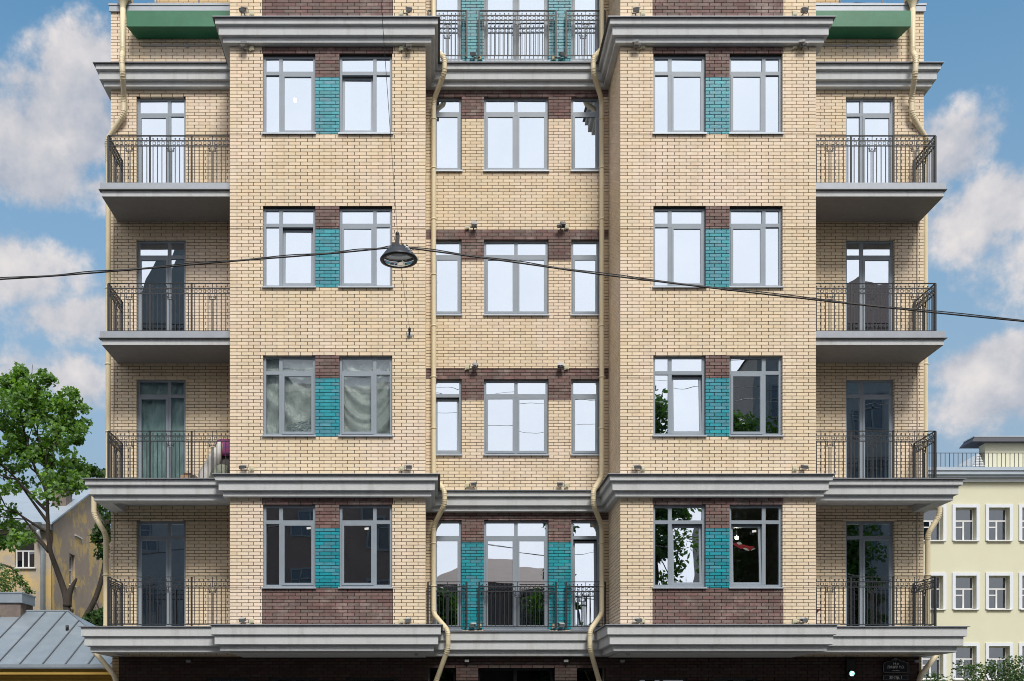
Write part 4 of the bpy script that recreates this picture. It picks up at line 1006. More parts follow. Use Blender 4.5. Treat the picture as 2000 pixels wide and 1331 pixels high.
blob([(-4.96, 24.35, z3, .2, .14), (-4.95, 24.35, z3+.12, .22, .15), (-4.94, 24.36, z3+.28, .2, .14), (-4.89, 24.37, z3+.42, .13, .1), (-4.89, 24.37, z3+.47, .03, .03)], KHAKI, 'cloth_bundle', 'grey green camouflage bundle beside the white sack on the balcony', 'bundle', seed=5)
PATT = material('red_blue_print', (0.38, 0.03, 0.06), (0.05, 0.07, 0.28), 16, .8)
blob([(-4.88, 24.62, z3+.72, .2, .06), (-4.88, 24.62, z3+.8, .23, .07), (-4.88, 24.62, z3+.98, .22, .07), (-4.88, 24.62, z3+1.08, .16, .05), (-4.88, 24.62, z3+1.1, .03, .02)], PATT, 'patterned_cloth', 'red and blue patterned cloth behind the white sack', 'cloth', seed=9)
blob([(-4.86, 24.72, z3, .17, .1), (-4.86, 24.72, z3+.4, .17, .1), (-4.86, 24.72, z3+.8, .15, .09), (-4.86, 24.72, z3+.82, .05, .04)], material('dark_grey_cloth', (.10, .095, .10), None, 8, .9), 'grey_bag', 'dark grey bag standing behind the white sack on the balcony', 'bag', seed=11)
CARD = material('cardboard', (0.42, 0.27, 0.16), (0.37, 0.235, 0.14), 5, .85); CARDIN = material('cardboard_inside', (0.16, 0.08, 0.04), None, 5, .9)
xk, yk, w_ = -5.66, 24.5, .17
cb = empty('cardboard_box', (xk, yk, z3)); tag(cb, 'open brown cardboard box on the balcony with the white sack', 'box')
mb = MB(); mb.box(xk-w_, xk+w_, yk-.12, yk-.112, z3+.002, z3+.22); mb.box(xk-w_, xk+w_, yk+.112, yk+.12, z3+.002, z3+.22); mb.box(xk-w_, xk-w_+.008, yk-.111, yk+.111, z3+.002, z3+.22); mb.box(xk+w_-.008, xk+w_, yk-.111, yk+.111, z3+.002, z3+.22); mb.box(xk-w_+.01, xk+w_-.01, yk-.11, yk+.11, z3+.003, z3+.012); mb.build('body', CARD, cb)
mb = MB(); mb.obox((xk-.06, yk+.13, z3+.28), (.09, 0, 0), (0, .003, 0), (0.01, .03, .06)); mb.obox((xk+.1, yk-.16, z3+.23), (.05, 0, 0), (0, .04, .01), (0, 0, .003)); mb.build('flap', CARDIN, cb)
# red folding chair
z2 = ZFLOOR[2]; REDP = material('red_chair_paint', (.20, .015, .015), None, 8, .5); xq, yq = XBR + .20, 24.45
fc = empty('folding_chair', (xq, yq, z2)); tag(fc, 'dark red folding chair half hidden behind the bay on the balcony', 'chair')
mb = MB(); mb.box(xq-.2, xq+.2, yq-.18, yq+.18, z2+.40, z2+.425); mb.build('seat', REDP, fc)
for yy in (-.17, .17):
    mb = MB(); mb.bar((xq-.2, yq+yy, z2+.39), (xq+.17, yq+yy, z2+.003), .028); mb.build('leg', REDP, fc)
    mb = MB(); mb.bar((xq+.14, yq+yy*.88, z2+.39), (xq-.17, yq+yy*.88, z2+.003), .028); mb.build('leg', REDP, fc)
    mb = MB(); mb.bar((xq-.2, yq+yy, z2+.43), (xq-.3, yq+yy, z2+.82), .028); mb.build('back_post', REDP, fc)
mb = MB(); mb.obox((xq-.285, yq, z2+.72), (.008, 0, .002), (0, .18, 0), (-.01, 0, .06)); mb.build('backrest', REDP, fc)

# ------------------------------------------------------------------ ground and street
ASPH = material('asphalt', (0.05, 0.05, 0.052), (0.04, 0.04, 0.042), 20, .9, .3, 200)
PAVE = material('pavement_slabs', (0.13, 0.125, 0.12), (0.10, 0.098, 0.094), 4, .9)
EARTH = material('earth', (0.09, 0.10, 0.05), (0.07, 0.065, 0.04), 1.5, .95)
mb = MB(); mb.box(-900, 900, -600, 1500, -0.6, -0.02); tag(mb.build('ground', EARTH), kind='structure')
mb = MB(); mb.box(-200, 200, -3.0, 21.0, -0.016, -0.012); tag(mb.build('road', ASPH), kind='structure')
mb = MB(); mb.box(-200, 200, 21.0, 25.0, -0.016, 0.0); tag(mb.build('pavement', PAVE), kind='structure')
mb = MB(); mb.box(-200, 200, -6.0, -3.0, -0.016, 0.0); tag(mb.build('pavement', PAVE), kind='structure')

# ------------------------------------------------------------------ generic trees
BARK = material('bark', (0.035, 0.028, 0.022), (0.06, 0.05, 0.042), 9, .95, .6, 30, stretch=(1, 1, .3))
def leaf_material(name, c1, c2):
    m = material(name, c1, c2, 1.6, .55, island=0.28)
    nt = m.node_tree; N = nt.nodes; L = nt.links; b = N['Principled BSDF']
    tr = N.new('ShaderNodeBsdfTranslucent'); tr.inputs['Color'].default_value = (c1[0]*1.5, c1[1]*1.7, c1[2]*.7, 1)
    ms = N.new('ShaderNodeMixShader'); ms.inputs[0].default_value = .32; L.new(b.outputs[0], ms.inputs[1]); L.new(tr.outputs[0], ms.inputs[2]); L.new(ms.outputs[0], N['Material Output'].inputs['Surface'])
    return m
LEAF = leaf_material('maple_leaf', (0.125, 0.245, 0.045), (0.065, 0.15, 0.028))
LEAF2 = leaf_material('birch_leaf', (0.09, 0.17, 0.045), (0.06, 0.12, 0.03))
LEAF3 = leaf_material('dark_leaf', (0.045, 0.10, 0.022), (0.025, 0.065, 0.014))
def add_leaves(mb, centres, per, size, rr, lobed=True, droop=0.35):
    for (cx, cy, cz, cr) in centres:
        for _ in range(per):
            while True:
                p = Vector((rr.uniform(-1, 1), rr.uniform(-1, 1), rr.uniform(-1, 1)))
                if p.length < 1: break
            q = Vector((cx + p.x*cr, cy + p.y*cr, cz + p.z*cr*.8))
            nrm = Vector((rr.gauss(0, .7), rr.gauss(-.25, .7), rr.gauss(.55, .5))).normalized()
            t = Vector((rr.uniform(-1, 1), rr.uniform(-1, 1), -droop + rr.uniform(-.6, .6))); t = (t - nrm*t.dot(nrm)).normalized(); s = nrm.cross(t); k = size*rr.uniform(.65, 1.25)
            n = len(mb.v)
            if lobed:
                for a, b in ((0, 0), (.34, .18), (.5, .62), (.16, .66), (0, 1.0), (-.16, .66), (-.5, .62), (-.34, .18)): mb.v.append(tuple(q + s*a*k + t*b*k - nrm*abs(a)*k*.15))
                mb.face((n, n+1, n+2, n+3, n+4)); mb.face((n, n+4, n+5, n+6, n+7))
            else:
                for a, b in ((0, 0), (.28, .5), (0, 1), (-.28, .5)): mb.v.append(tuple(q + s*a*k + t*b*k))
                mb.face((n, n+1, n+2, n+3))
def grow(mb, centres, p, d, length, r, depth, rr, spread=.6, up=.15):
    pts = [Vector(p)]; rs = [r]; d = d.normalized()
    for i in range(4):
        d = (d + Vector((rr.gauss(0, .10), rr.gauss(0, .10), rr.gauss(up*.3, .07)))).normalized(); pts.append(pts[-1] + d*length/4); rs.append(r*(1 - .13*(i+1)))
    mb.tube(pts, rs, 7 if depth > 1 else 5, cap=False)
    if depth <= 1: centres.append((*pts[-1], rr.uniform(.22, .40)));
    if depth == 0 and rr.random() < .6: centres.append((*pts[2], .26))
    if depth == 0: return
    for k in range(3 if depth > 1 else 4):
        b = pts[2 + (k % 3)]; nd_ = (d + Vector((rr.gauss(0, spread), rr.gauss(0, spread), rr.gauss(up, spread*.6)))).normalized()
        grow(mb, centres, b, nd_, length*rr.uniform(.62, .85), r*.52, depth-1, rr, spread, up)
def tree(name, label, base, stems, leafmat, per, size, seed, group=None, extra=(), cat='tree', lobed=True, depth=3, spread=.6, keep=None):
    rr = random.Random(seed); root = empty(name, base); tag(root, label, cat, group)
    mb = MB(); cs = []
    for (pts, rs, limbs) in stems:
        mb.tube(smooth(pts, 4), [rs[0] + (rs[1]-rs[0])*i/((len(pts)-1)*4) for i in range((len(pts)-1)*4 + 1)], 10)
        for (p, d, l, r, dp) in limbs: grow(mb, cs, Vector(p), Vector(d), l, r, dp, rr, spread)
    mb.build('trunk', BARK, root)
    cs = [c_ for c_ in list(cs) + list(extra) if keep is None or keep(c_)]
    lb = MB(); add_leaves(lb, cs, per, size, rr, lobed); o = lb.build('crown', leafmat, root)
    return root

# maple between the shed and the old yellow house
YT = 36.0
def T(px, py, dy=0): p = P(px, py, YT + dy); return tuple(p)
rr = random.Random(11); extra = []
def crown_fill(polys, n, seed, ydep=2.2, r=(.3, .55)):
    q = random.Random(seed); out = []
    while len(out) < n:
        x, y, w, h = q.choice(polys); px, py = x + q.gauss(0, w*.5), y + q.gauss(0, h*.5); dy = q.gauss(0, ydep*.5)
        out.append((*P(px, py, YT + dy), q.uniform(*r)))
    return out
extra = crown_fill([(40, 760, 42, 30), (10, 800, 80, 50), (95, 800, 45, 45), (130, 870, 36, 45), (60, 880, 70, 50), (0, 900, 90, 70), (40, 960, 70, 45), (120, 940, 45, 30), (150, 930, 22, 16), (10, 1020, 70, 35), (-90, 850, 90, 120), (-60, 1000, 80, 60), (20, 1060, 30, 14)], 150, 4, 2.4, (.16, .40))
extra += [(*P(x + rr.uniform(-9, 9), y + rr.uniform(-7, 7), YT + rr.uniform(-.5, .5)), .2) for x, y in ((42, 722), (40, 735), (98, 742), (8, 742), (140, 770), (135, 790), (165, 795), (155, 845), (165, 830), (148, 862), (148, 905), (165, 920), (135, 935)) for _ in range(3)]
limbs = [(T(93, 970), (-.2, .1, 1), 1.7, .07, 2), (T(93, 1000), (-.8, -.2, .8), 1.9, .06, 2), (T(95, 1040), (-.9, .3, .4), 2.0, .05, 2), (T(92, 930), (.35, -.2, .9), 1.3, .05, 2), (T(90, 980), (.4, .3, .8), 1.1, .04, 2), (T(90, 890), (-.5, .2, 1), 1.5, .05, 2)]
def in_crown(c_):
    px, py = VX + c_[0]*F/c_[1], VY - (c_[2] - CZ)*F/c_[1]
    return px < 168 and py > 722 and py > 722 + max(0, px - 95)*0.9 and not (px > 60 and py > 985)
tree('maple_tree', 'green leafy maple with dark forked trunk behind the metal roofed shed', (P(130, 1300, YT).x, YT, 0),
     [([(P(131, 1300, YT).x, YT, 0.0), T(131, 1260), T(131, 1195), T(127, 1160), T(110, 1110), T(97, 1070), T(93, 1010), T(92, 940), T(90, 870)], (.15, .035), limbs),
      ([T(131, 1185), T(135, 1160), T(143, 1142), T(150, 1130)], (.15, .03), []),
      ([T(95, 1078), T(70, 1052), T(40, 1040), T(0, 1046)], (.06, .025), []), ([T(95, 1075), T(60, 1030), T(35, 1000)], (.05, .02), []), ([T(93, 1020), T(60, 975), T(38, 945)], (.06, .02), [])],
     LEAF, 40, .15, 5, extra=extra, keep=in_crown)
s2 = [(P(160, 1300, YT).x, YT + .4, 0.0), T(150, 1240, .4), T(165, 1210, .4), T(188, 1165, .4), T(203, 1110, .4), T(208, 1060, .4), T(215, 1000, .4)]
ex2 = [(*P(x + rr.uniform(-8, 8), y + rr.uniform(-8, 8), YT + .4 + rr.uniform(-.4, .4)), .25) for x, y in ((195, 1040), (200, 1055), (198, 1075), (205, 1030), (185, 925), (200, 925), (210, 1000), (215, 960)) for _ in range(2)] + \
      [(*P(x + rr.uniform(-8, 8), y + rr.uniform(-5, 5), YT - 1 + rr.uniform(-.4, .4)), .28) for x, y in ((180, 1205), (190, 1212), (175, 1215), (195, 1205)) for _ in range(3)]
tree('maple_sapling', 'slender leaning dark stem with few leaves beside the forked maple', (P(160, 1300, YT).x, YT + .4, 0), [(s2, (.13, .05), []), ([T(187, 1175, .4), T(197, 1200, .2), T(200, 1222, .2)], (.03, .02), [])], LEAF3, 46, .16, 8, extra=ex2)
q = random.Random(3); exb = [(*P(q.uniform(-60, 30) - abs(q.gauss(0, 8)), q.uniform(1110, 1165), 33 + q.uniform(-.5, .5)), .28) for _ in range(46)] + [(*P(30 + k*4.2, 1118 + k*5.5 + q.uniform(-4, 4), 33), .13) for k in range(8)]
tree('birch_tree', 'drooping light green birch twigs behind the shed chimney', (P(-50, 1300, 33).x, 33, 0), [([(P(-50, 1300, 33).x, 33, 0), tuple(P(-45, 1180, 33)), tuple(P(-30, 1110, 33)), tuple(P(20, 1108, 33)), tuple(P(45, 1140, 33))], (.1, .012), [])], LEAF2, 42, .10, 9, extra=exb, lobed=False)
def bush(px, py, Y, w, h, n, seed, label):
    q = random.Random(seed); c_ = P(px, py, Y)
    cs = [(c_.x + q.gauss(0, w*.4), Y + q.gauss(0, w*.3), max(.4, c_.z - h*.5 + q.uniform(-.5, .5)*h*(1 - .3*abs(q.gauss(0, 1)))), q.uniform(.2, .4)) for _ in range(n)]
    st = []
    for k in range(6):
        a = q.uniform(0, 6.28); st.append(([(c_.x, Y, 0), (c_.x + .2*math.cos(a), Y + .2*math.sin(a), c_.z*.5), (c_.x + .5*w*math.cos(a), Y + .4*math.sin(a), c_.z*.92)], (.035, .012), []))
    tree('bush', label, (c_.x, Y, 0), st, LEAF3, 55, .10, seed, extra=cs, cat='bush', lobed=False)
bush(1975, 1282, 34, 1.9, 1.9, 90, 31, 'leafy green bush in front of the pale yellow house')
bush(2075, 1320, 33, 1.9, 1.5, 60, 37, 'lower rounded green bush beyond the leafy one, by the pale yellow house')
bush(1824, 1322, 27.5, .25, .5, 8, 33, 'small tuft of green leaves beside the corner downpipe')

# ------------------------------------------------------------------ metal roofed shed on the left
ZINC = material('zinc_roof', (0.34, 0.40, 0.46), (0.29, 0.35, 0.41), 2.5, .42, .12, 4, metallic=.45, stain=((.42, .47, .52), 1.2, .5, .75))
OCHRE = material('ochre_plaster', (0.40, 0.27, 0.06), (0.34, 0.22, 0.05), 3, .9)
Ye, Yr_ = 27.5, 31.0
ze, zrg = PZ(1299, Ye), PZ(1195, Yr_)
xr_ = PX(134, Yr_); xec = XWL - 0.14
shed = empty('shed', (-14, 30, 0)); tag(shed, 'low ochre shed with a seamed zinc hip roof and chimney', 'shed')
xl_ = -26.0
mb = MB(); mb.box(xl_, xec - .35, Ye + .35, 34.4, 0, ze - .30); mb.build('wall', OCHRE, shed)
mb = MB()
for k, (o, z0_, z1_) in enumerate(((.28, .10, .19), (.34, .19, .25), (.16, .25, .34), (.05, .34, .46))):
    mb.box(xl_, xec - .35 + o*.9, Ye + .35 - o, Ye + .349, ze - z1_ + .002, ze - z0_)
mb.build('eave_cornice', OCHRE, shed)
mb = MB(); mb.box(xl_, xec, Ye - .06, Ye + .30, ze - .098, ze - .035); mb.box(xl_, xec + .001, Ye - .075, Ye - .0605, ze - .075, ze + .012); mb.build('gutter', ZINC, shed)
pw = 0.59; k = 0; x = xr_
# panels between standing seams; the panels at the hip are cut along it
def roofpt(xx, t): return Vector((xx, Ye + (Yr_-Ye)*t, ze + (zrg-ze)*t))
def hipx(t): return xec + (xr_ - xec)*t
xs = [xec - .0 - i*pw for i in range(0, int((xec - xl_)/pw) + 1)]
for a, b in zip(xs, xs[1:]):          # a right, b left
    mb = MB(); tt = lambda xx: 1.0 if xx <= xr_ else max(0.0, (xec - xx)/(xec - xr_))
    q = [roofpt(b, 0), roofpt(a, 0), roofpt(a, tt(a)), roofpt(b, tt(b))]
    if tt(a) < 1 < tt(b) + 1e-6 and a > xr_ > b: q.insert(3, roofpt(xr_, 1))
    if tt(a) == 0: q.pop(2)
    dz = Vector((0, 0, rnd.uniform(0, .004)))
    n = len(q); mb.v = [tuple(p + dz) for p in q] + [tuple(p - Vector((0, 0, .03))) for p in q]; mb.face(tuple(range(n))); mb.face(tuple(reversed(range(n, 2*n)))); [mb.face((i, i+n, (i+1) % n + n, (i+1) % n)) for i in range(n)]
    mb.build('roof_panel', ZINC, shed)
    mb = MB(); mb.bar(roofpt(b, 0) + Vector((0, 0, .015)), roofpt(b, tt(b)) + Vector((0, 0, .015)), .032); mb.build('roof_seam', material('zinc_seam', (0.13, .15, .17), None, 4, .5, metallic=.3), shed)
mb = MB(); A, B, C_ = Vector((xec, Ye, ze)), Vector((xr_, Yr_, zrg)), Vector((xec, 34.5, ze)); D_ = Vector((xl_, Yr_, zrg)); E_ = Vector((xl_, 34.5, ze))
up_ = Vector((0, 0, .002))
mb.v = [tuple(A + up_), tuple(C_ + up_), tuple(B + up_), tuple(D_ + up_), tuple(E_ + up_)]; mb.face((0, 1, 2)); mb.face((2, 1, 4, 3)); mb.build('roof_slope', ZINC, shed)
mb = MB(); mb.tube([tuple(D_ + up_*8), tuple(B + up_*8)], .035, 6); mb.tube([tuple(B + up_*8), tuple(A + up_*8)], .03, 6); mb.build('roof_ridge', ZINC, shed)
p = roofpt(PX(127, 29.5), .62); mb = MB(); mb.tube([tuple(p), tuple(p + Vector((0, 0, .14)))], .045, 8); mb.build('vent_stub', BLACKPAINT, shed)
Yk = 30.6; cxa, cxb = PX(-14, Yk), PX(40, Yk)
STONEPL = material('chimney_render', (.21, .17, .15), (.13, .11, .10), 5, .95, .5, 25)
mb = MB(); mb.box(cxa, cxb, Yk, Yk + .9, zrg - .55, PZ(1178, Yk)); mb.box(cxa - .03, cxb + .07, Yk - .05, Yk + .95, zrg - .7, PZ(1216, Yk) + .06); mb.build('chimney', STONEPL, shed)
mb = MB(); mb.box(cxa - .05, cxb + .06, Yk - .05, Yk + .95, PZ(1178, Yk) + .003, PZ(1160, Yk)); mb.box(cxa - .07, cxb + .08, Yk - .07, Yk + .97, PZ(1160, Yk) + .002, PZ(1158, Yk) + .01); mb.build('chimney_cap', ZINC, shed)

# ------------------------------------------------------------------ old yellow house far left
OLDPL = material('peeling_yellow_plaster', (0.58, 0.42, 0.17), (0.53, 0.39, 0.18), 1.5, .95, .2, 14, stain=((.38, .335, .28), .75, .44, .56), stretch=(1, 1, .6))
GREYPL = material('weathered_grey_render', (0.40, 0.325, 0.26), (0.33, .27, .22), 1.2, .95, .25, 12, stain=((.60, .43, .18), .9, .50, .57), stretch=(1, 1, .45))
YO, YG, YE2 = 44.0, 49.0, 54.0
xo_ = PX(100, YO)
ze_o = PZ(1022, YO); zg_o = PZ(962, YG)
old = empty('old_house', (-24, YO, 0)); tag(old, 'old yellow house with peeling grey plaster gable and pale metal roof', 'house')
OW = [(PX(29, YO), PX(67, YO), PZ(1109, YO), PZ(1057, YO)), (PX(29, YO) - 3.3, PX(67, YO) - 3.3, PZ(1109, YO), PZ(1057, YO)), (PX(38, YO), PX(64, YO), PZ(1260, YO), PZ(1174, YO))]
of = Face('F', YO, -40, xo_, 0, ze_o, OW); mb = MB(); of.backing(mb, inner=.25, d0=0.0); mb.build('front_wall', OLDPL, old)
GW = [(46.9, 47.7, PZ(1048, 47.3), PZ(1008, 47.3)), (46.2, 46.9, PZ(1143, 46.5), PZ(1083, 46.5)), (46.2, 46.8, PZ(1205, 46.5), PZ(1190, 46.5))]
gf = Face('XR', xo_, YO + .25, YE2, 0, ze_o, GW); mb = MB(); gf.backing(mb, inner=.25, d0=0.0)
mb.v += [(xo_, YO + .25, ze_o), (xo_, YE2, ze_o), (xo_, YG, zg_o)]; n = len(mb.v); mb.face((n-3, n-2, n-1))
mb.v += [(xo_ - .25, YO + .25, ze_o), (xo_ - .25, YE2, ze_o), (xo_ - .25, YG, zg_o)]; n = len(mb.v); mb.face((n-1, n-2, n-3)); mb.build('gable_wall', GREYPL, old)
PALEZ = material('pale_tin_roof', (.40, .46, .52), (.34, .40, .46), 2, .45, metallic=.3)
mb = MB()
for ya, yb, za, zc in ((YO - .35, YG, ze_o - .12, zg_o + .03), (YE2 + .35, YG, ze_o - .12, zg_o + .03)):
    a, b, c_, d_ = Vector((-40, ya, za)), Vector((xo_ + .15, ya, za)), Vector((xo_ + .15, yb, zc)), Vector((-40, yb, zc)); u = Vector((0, 0, .08))
    n = len(mb.v); mb.v += [tuple(v) for v in (a, b, c_, d_, a+u, b+u, c_+u, d_+u)]
    for f_ in ((0, 3, 2, 1), (4, 5, 6, 7), (0, 1, 5, 4), (1, 2, 6, 5), (2, 3, 7, 6), (3, 0, 4, 7)): mb.face(tuple(n+i for i in f_))
mb.build('roof', PALEZ, old)
mb = MB(); mb.box(-40, xo_ + .1, YO - .34, YO - .002, ze_o - .34, ze_o - .14); mb.build('eave', DARK_TRIM, old)
mb = MB(); xc_ = PX(120, 46.5); mb.box(xc_ - .3, xc_ + .3, 46.2, 47.0, ze_o + .3, PZ(958, 46.5)); mb.box(xc_ - .36, xc_ + .36, 46.14, 47.06, PZ(958, 46.5) + .002, PZ(954, 46.5)); mb.build('chimney', STONEPL, old)
TIN = material('galvanised_pipe', (.33, .38, .42), None, 4, .4, metallic=.5)
xp = PX(83, YO - .15); mb = MB(); mb.tube(round_path([(xp - .15, YO - .3, ze_o - .1), (xp - .12, YO - .3, ze_o - .6), (xp, YO - .13, ze_o - 1.1), (xp, YO - .13, .2)]), .095, 10); mb.lathe([(.1, -.3), (.2, -.05), (.22, 0)], (xp - .15, YO - .3, ze_o - .05), 12); mb.build('downpipe', TIN, old)
WHITEW = material('white_window_paint', (.70, .71, .72), (.62, .63, .64), 6, .5)
FARGLASS = glass_material('old_house_glass', 0.16, (0.35, 0.38, 0.38))
def simple_window(x0, x1, z0, z1, Y, parent, cols=2, split=.36, ft=.07, d=.14, fort=False):
    fr = MB(); fr.box(x0, x0+ft, Y+d, Y+d+.06, z0, z1); fr.box(x1-ft, x1, Y+d, Y+d+.06, z0, z1); fr.box(x0+ft, x1-ft, Y+d, Y+d+.06, z0, z0+ft); fr.box(x0+ft, x1-ft, Y+d, Y+d+.06, z1-ft, z1)
    zt_ = z1 - (z1-z0)*split; fr.box(x0+ft, x1-ft, Y+d-.01, Y+d+.06, zt_-ft*.5, zt_+ft*.5)
    w = (x1-x0-2*ft)/cols
    for k in range(1, cols): fr.box(x0+ft+w*k-ft*.6, x0+ft+w*k+ft*.6, Y+d-.005, Y+d+.06, z0+ft, zt_-ft*.5)
    if fort: fr.box(x0+ft, x0+ft+w-ft*.6, Y+d-.003, Y+d+.06, zt_-.3, zt_-.25)
    win = fr.build('window', WHITEW, parent)
    for k in range(cols):
        a, b = x0+ft+w*k+(ft*.6 if k else 0), x0+ft+w*(k+1)-(ft*.6 if k < cols-1 else 0)
        mb = MB(); mb.box(a-.003, b+.003, Y+d+.025, Y+d+.035, z0+ft-.003, zt_-ft*.5+.003); cx = Vector(((a+b)/2, Y+d, (z0+zt_)/2)); mb.transform(Matrix.Translation(cx) @ Matrix.Rotation(R(rnd.uniform(-1.5, 1.5)), 4, 'Z') @ Matrix.Rotation(R(rnd.uniform(-1, 1)), 4, 'X') @ Matrix.Translation(-cx)); mb.build('pane', FARGLASS, win)
    mb = MB(); mb.box(x0+ft-.003, x1-ft+.003, Y+d+.025, Y+d+.035, zt_+ft*.5-.003, z1-ft+.003); mb.build('pane', FARGLASS, win)
    s = MB(); s.box(x0-.08, x1+.08, Y-.1, Y+d, z0-.05, z0-.002); s.build('sill', WHITEW, win)
    return win
for (a, b, c_, d_) in OW: simple_window(a, b, c_, d_, YO, old, 3 if b - a > .7 else 2, ft=.045)
for (a, b, c_, d_) in GW:
    fr = MB(); X = xo_ - .15
    fr.box(X-.05, X, a, a+.06, c_, d_); fr.box(X-.05, X, b-.06, b, c_, d_); fr.box(X-.05, X, a+.06, b-.06, c_, c_+.06); fr.box(X-.05, X, a+.06, b-.06, d_-.06, d_); fr.box(X-.05, X+.005, a+.06, b-.06, (c_+d_)/2-.03, (c_+d_)/2+.03)
    win = fr.build('window', WHITEW, old); mb = MB(); mb.box(X-.03, X-.02, a+.06, b-.06, c_+.06, (c_+d_)/2-.03); mb.build('pane', FARGLASS, win); mb = MB(); mb.box(X-.03, X-.02, a+.06, b-.06, (c_+d_)/2+.03, d_-.06); mb.build('pane', FARGLASS, win)
    s = MB(); s.box(xo_-.14, xo_+.06, a-.05, b+.05, c_-.05, c_-.002); s.build('sill', WHITEW, win)
mb = MB(); mb.box(-39.9, xo_ - .3, YO + 2.2, YO + 2.4, 0, ze_o - .3); mb.box(-39.9, xo_ - .3, YE2 - .3, YE2 - .1, 0, ze_o - .2); mb.box(-39.9, xo_ - .26, YO + .26, YE2 - .3, ze_o - .3, ze_o - .2); mb.build('interior', ROOM, old)

# ------------------------------------------------------------------ pale yellow house on the right
PALEY = material('pale_yellow_plaster', (0.62, 0.615, 0.475), (0.585, 0.58, 0.44), .8, .92, .15, 25)
YP = 47.0
zpe = PZ(942.5, YP); xpl, xpr = 13.0, 38.0
ph = empty('pale_house', (26, YP, 0)); tag(ph, 'pale yellow plastered house with white window surrounds and a railed tin roof', 'house')
cols_ = [PX(1886 + 65*i, YP) for i in (-2, -1, 0, 1, 2, 3, 4, 5)]
rows_ = [(PZ(1056, YP), PZ(992, YP)), (PZ(1190, YP), PZ(1125, YP)), (PZ(1327, YP), PZ(1262.5, YP))]
hw_ = .46
PW = [(x - hw_, x + hw_, a, b) for x in cols_ for a, b in rows_]
pf = Face('F', YP, xpl, xpr, 0, zpe, PW); mb = MB(); pf.backing(mb, inner=.35, d0=0.0); mb.build('front_wall', PALEY, ph)
mb = MB(); mb.box(xpl, xpl + .3, YP + .36, YP + 11, 0, zpe); mb.box(xpr - .3, xpr, YP + .36, YP + 11, 0, zpe); mb.box(xpl, xpr, YP + 11, YP + 11.3, 0, zpe); mb.build('side_wall', PALEY, ph)
mb = MB(); mb.box(xpl + .32, xpr - .32, YP + 2.6, YP + 2.8, 0, zpe - .2); mb.box(xpl + .32, xpr - .32, YP + .36, YP + 10.9, zpe - .19, zpe - .05); mb.build('interior', ROOM, ph)
SURR = material('white_surround', (.66, .70, .76), (.62, .66, .72), 5, .8)
for (a, b, c_, d_) in PW:
    w = simple_window(a + .002, b - .002, c_ + .002, d_ - .002, YP, ph, 2, .38, .06, .22, True)
    mb = MB(); t_ = .14
    mb.box(a - t_, a - .002, YP - .05, YP - .003, c_ - .02, d_ + t_); mb.box(b + .002, b + t_, YP - .05, YP - .003, c_ - .02, d_ + t_); mb.box(a - .001, b + .001, YP - .048, YP - .003, d_ + .002, d_ + t_ - .002); mb.build('surround', SURR, w)
    if rnd.random() < .7:
        mb = MB(); xa, xb_ = (a + .08, a + .36) if rnd.random() < .5 else (b - .42, b - .1)
        for k in range(10): u0, u1 = xa + (xb_-xa)*k/10, xa + (xb_-xa)*(k+1)/10; mb.quad((u0, YP + .36 + .02*(k % 2), c_ + .1), (u1, YP + .36 + .02*((k+1) % 2), c_ + .1), (u1, YP + .36 + .02*((k+1) % 2), d_ - .1), (u0, YP + .36 + .02*(k % 2), d_ - .1))
        mb.build('curtain', material('net_curtain', (.42, .44, .42), (.3, .33, .32), 6, .9), w)
mb = MB(); mb.box(xpl, xpr, YP - .14, YP - .002, zpe + .002, zpe + .16); mb.build('cornice', SURR, ph)
mb = MB()
mb.box(xpl, xpr, YP - .30, YP + .1, zpe + .163, zpe + .26); mb.box(xpl, xpr, YP - .40, YP + .1, zpe + .262, zpe + .42); mb.box(xpl, xpr, YP - .45, YP + .1, zpe + .425, zpe + .45)
mb.build('gutter_cornice', PALEZ, ph)
zrf = zpe + .45
mb = MB(); a, b, c_, d_ = (xpl, YP - .3, zrf + .16), (xpr, YP - .3, zrf + .16), (xpr, YP + 6, zrf + 1.1), (xpl, YP + 6, zrf + 1.1); mb.v = [a, b, c_, d_, (xpl, YP + 11.3, zrf), (xpr, YP + 11.3, zrf), (xpl, YP - .3, zrf), (xpr, YP - .3, zrf)]; mb.face((0, 1, 2, 3)); mb.face((3, 2, 5, 4)); mb.face((6, 7, 1, 0)); mb.face((6, 0, 3, 4)); mb.face((7, 5, 2, 1)); mb.face((6, 4, 5, 7)); mb.build('roof', PALEZ, ph)
mb = MB(); zr0 = PZ(912, YP); zr1 = PZ(887.5, YP)
mb.tube([(xpl, YP - .2, zr1), (xpr, YP - .2, zr1)], .014, 6)
for k in range(int((xpr - xpl)/.19)): x = xpl + .1 + k*.19; mb.box(x - .01, x + .01, YP - .21, YP - .19, zrf + .165, zr1)
mb.build('roof_railing', IRON, ph)
# stair head with a flat dark canopy, dormer slope and small striped ladder
sh0 = PX(1924, YP + 1.5); mb = MB(); mb.box(sh0, sh0 + 5.0, YP + 1.5, YP + 2.05, zrf + .2, PZ(864, YP + 1.5)); mb.build('chimney', PALEY, ph)
mb = MB(); zc_ = PZ(863, YP + 1.2); xa = PX(1899, YP + 1.15); n = len(mb.v)
mb.v += [(xa, YP + 1.15, zc_), (sh0 + 5.6, YP + 1.15, zc_), (sh0 + 5.6, YP + 2.4, zc_), (xa, YP + 2.4, zc_), (xa + .18, YP + 1.3, zc_ + .24), (sh0 + 5.5, YP + 1.3, zc_ + .24), (sh0 + 5.5, YP + 2.3, zc_ + .24), (xa + .18, YP + 2.3, zc_ + .24)]
for f_ in ((0, 3, 2, 1), (0, 1, 5, 4), (1, 2, 6, 5), (3, 0, 4, 7), (2, 3, 7, 6), (4, 5, 6, 7)): mb.face(tuple(n+i for i in f_))
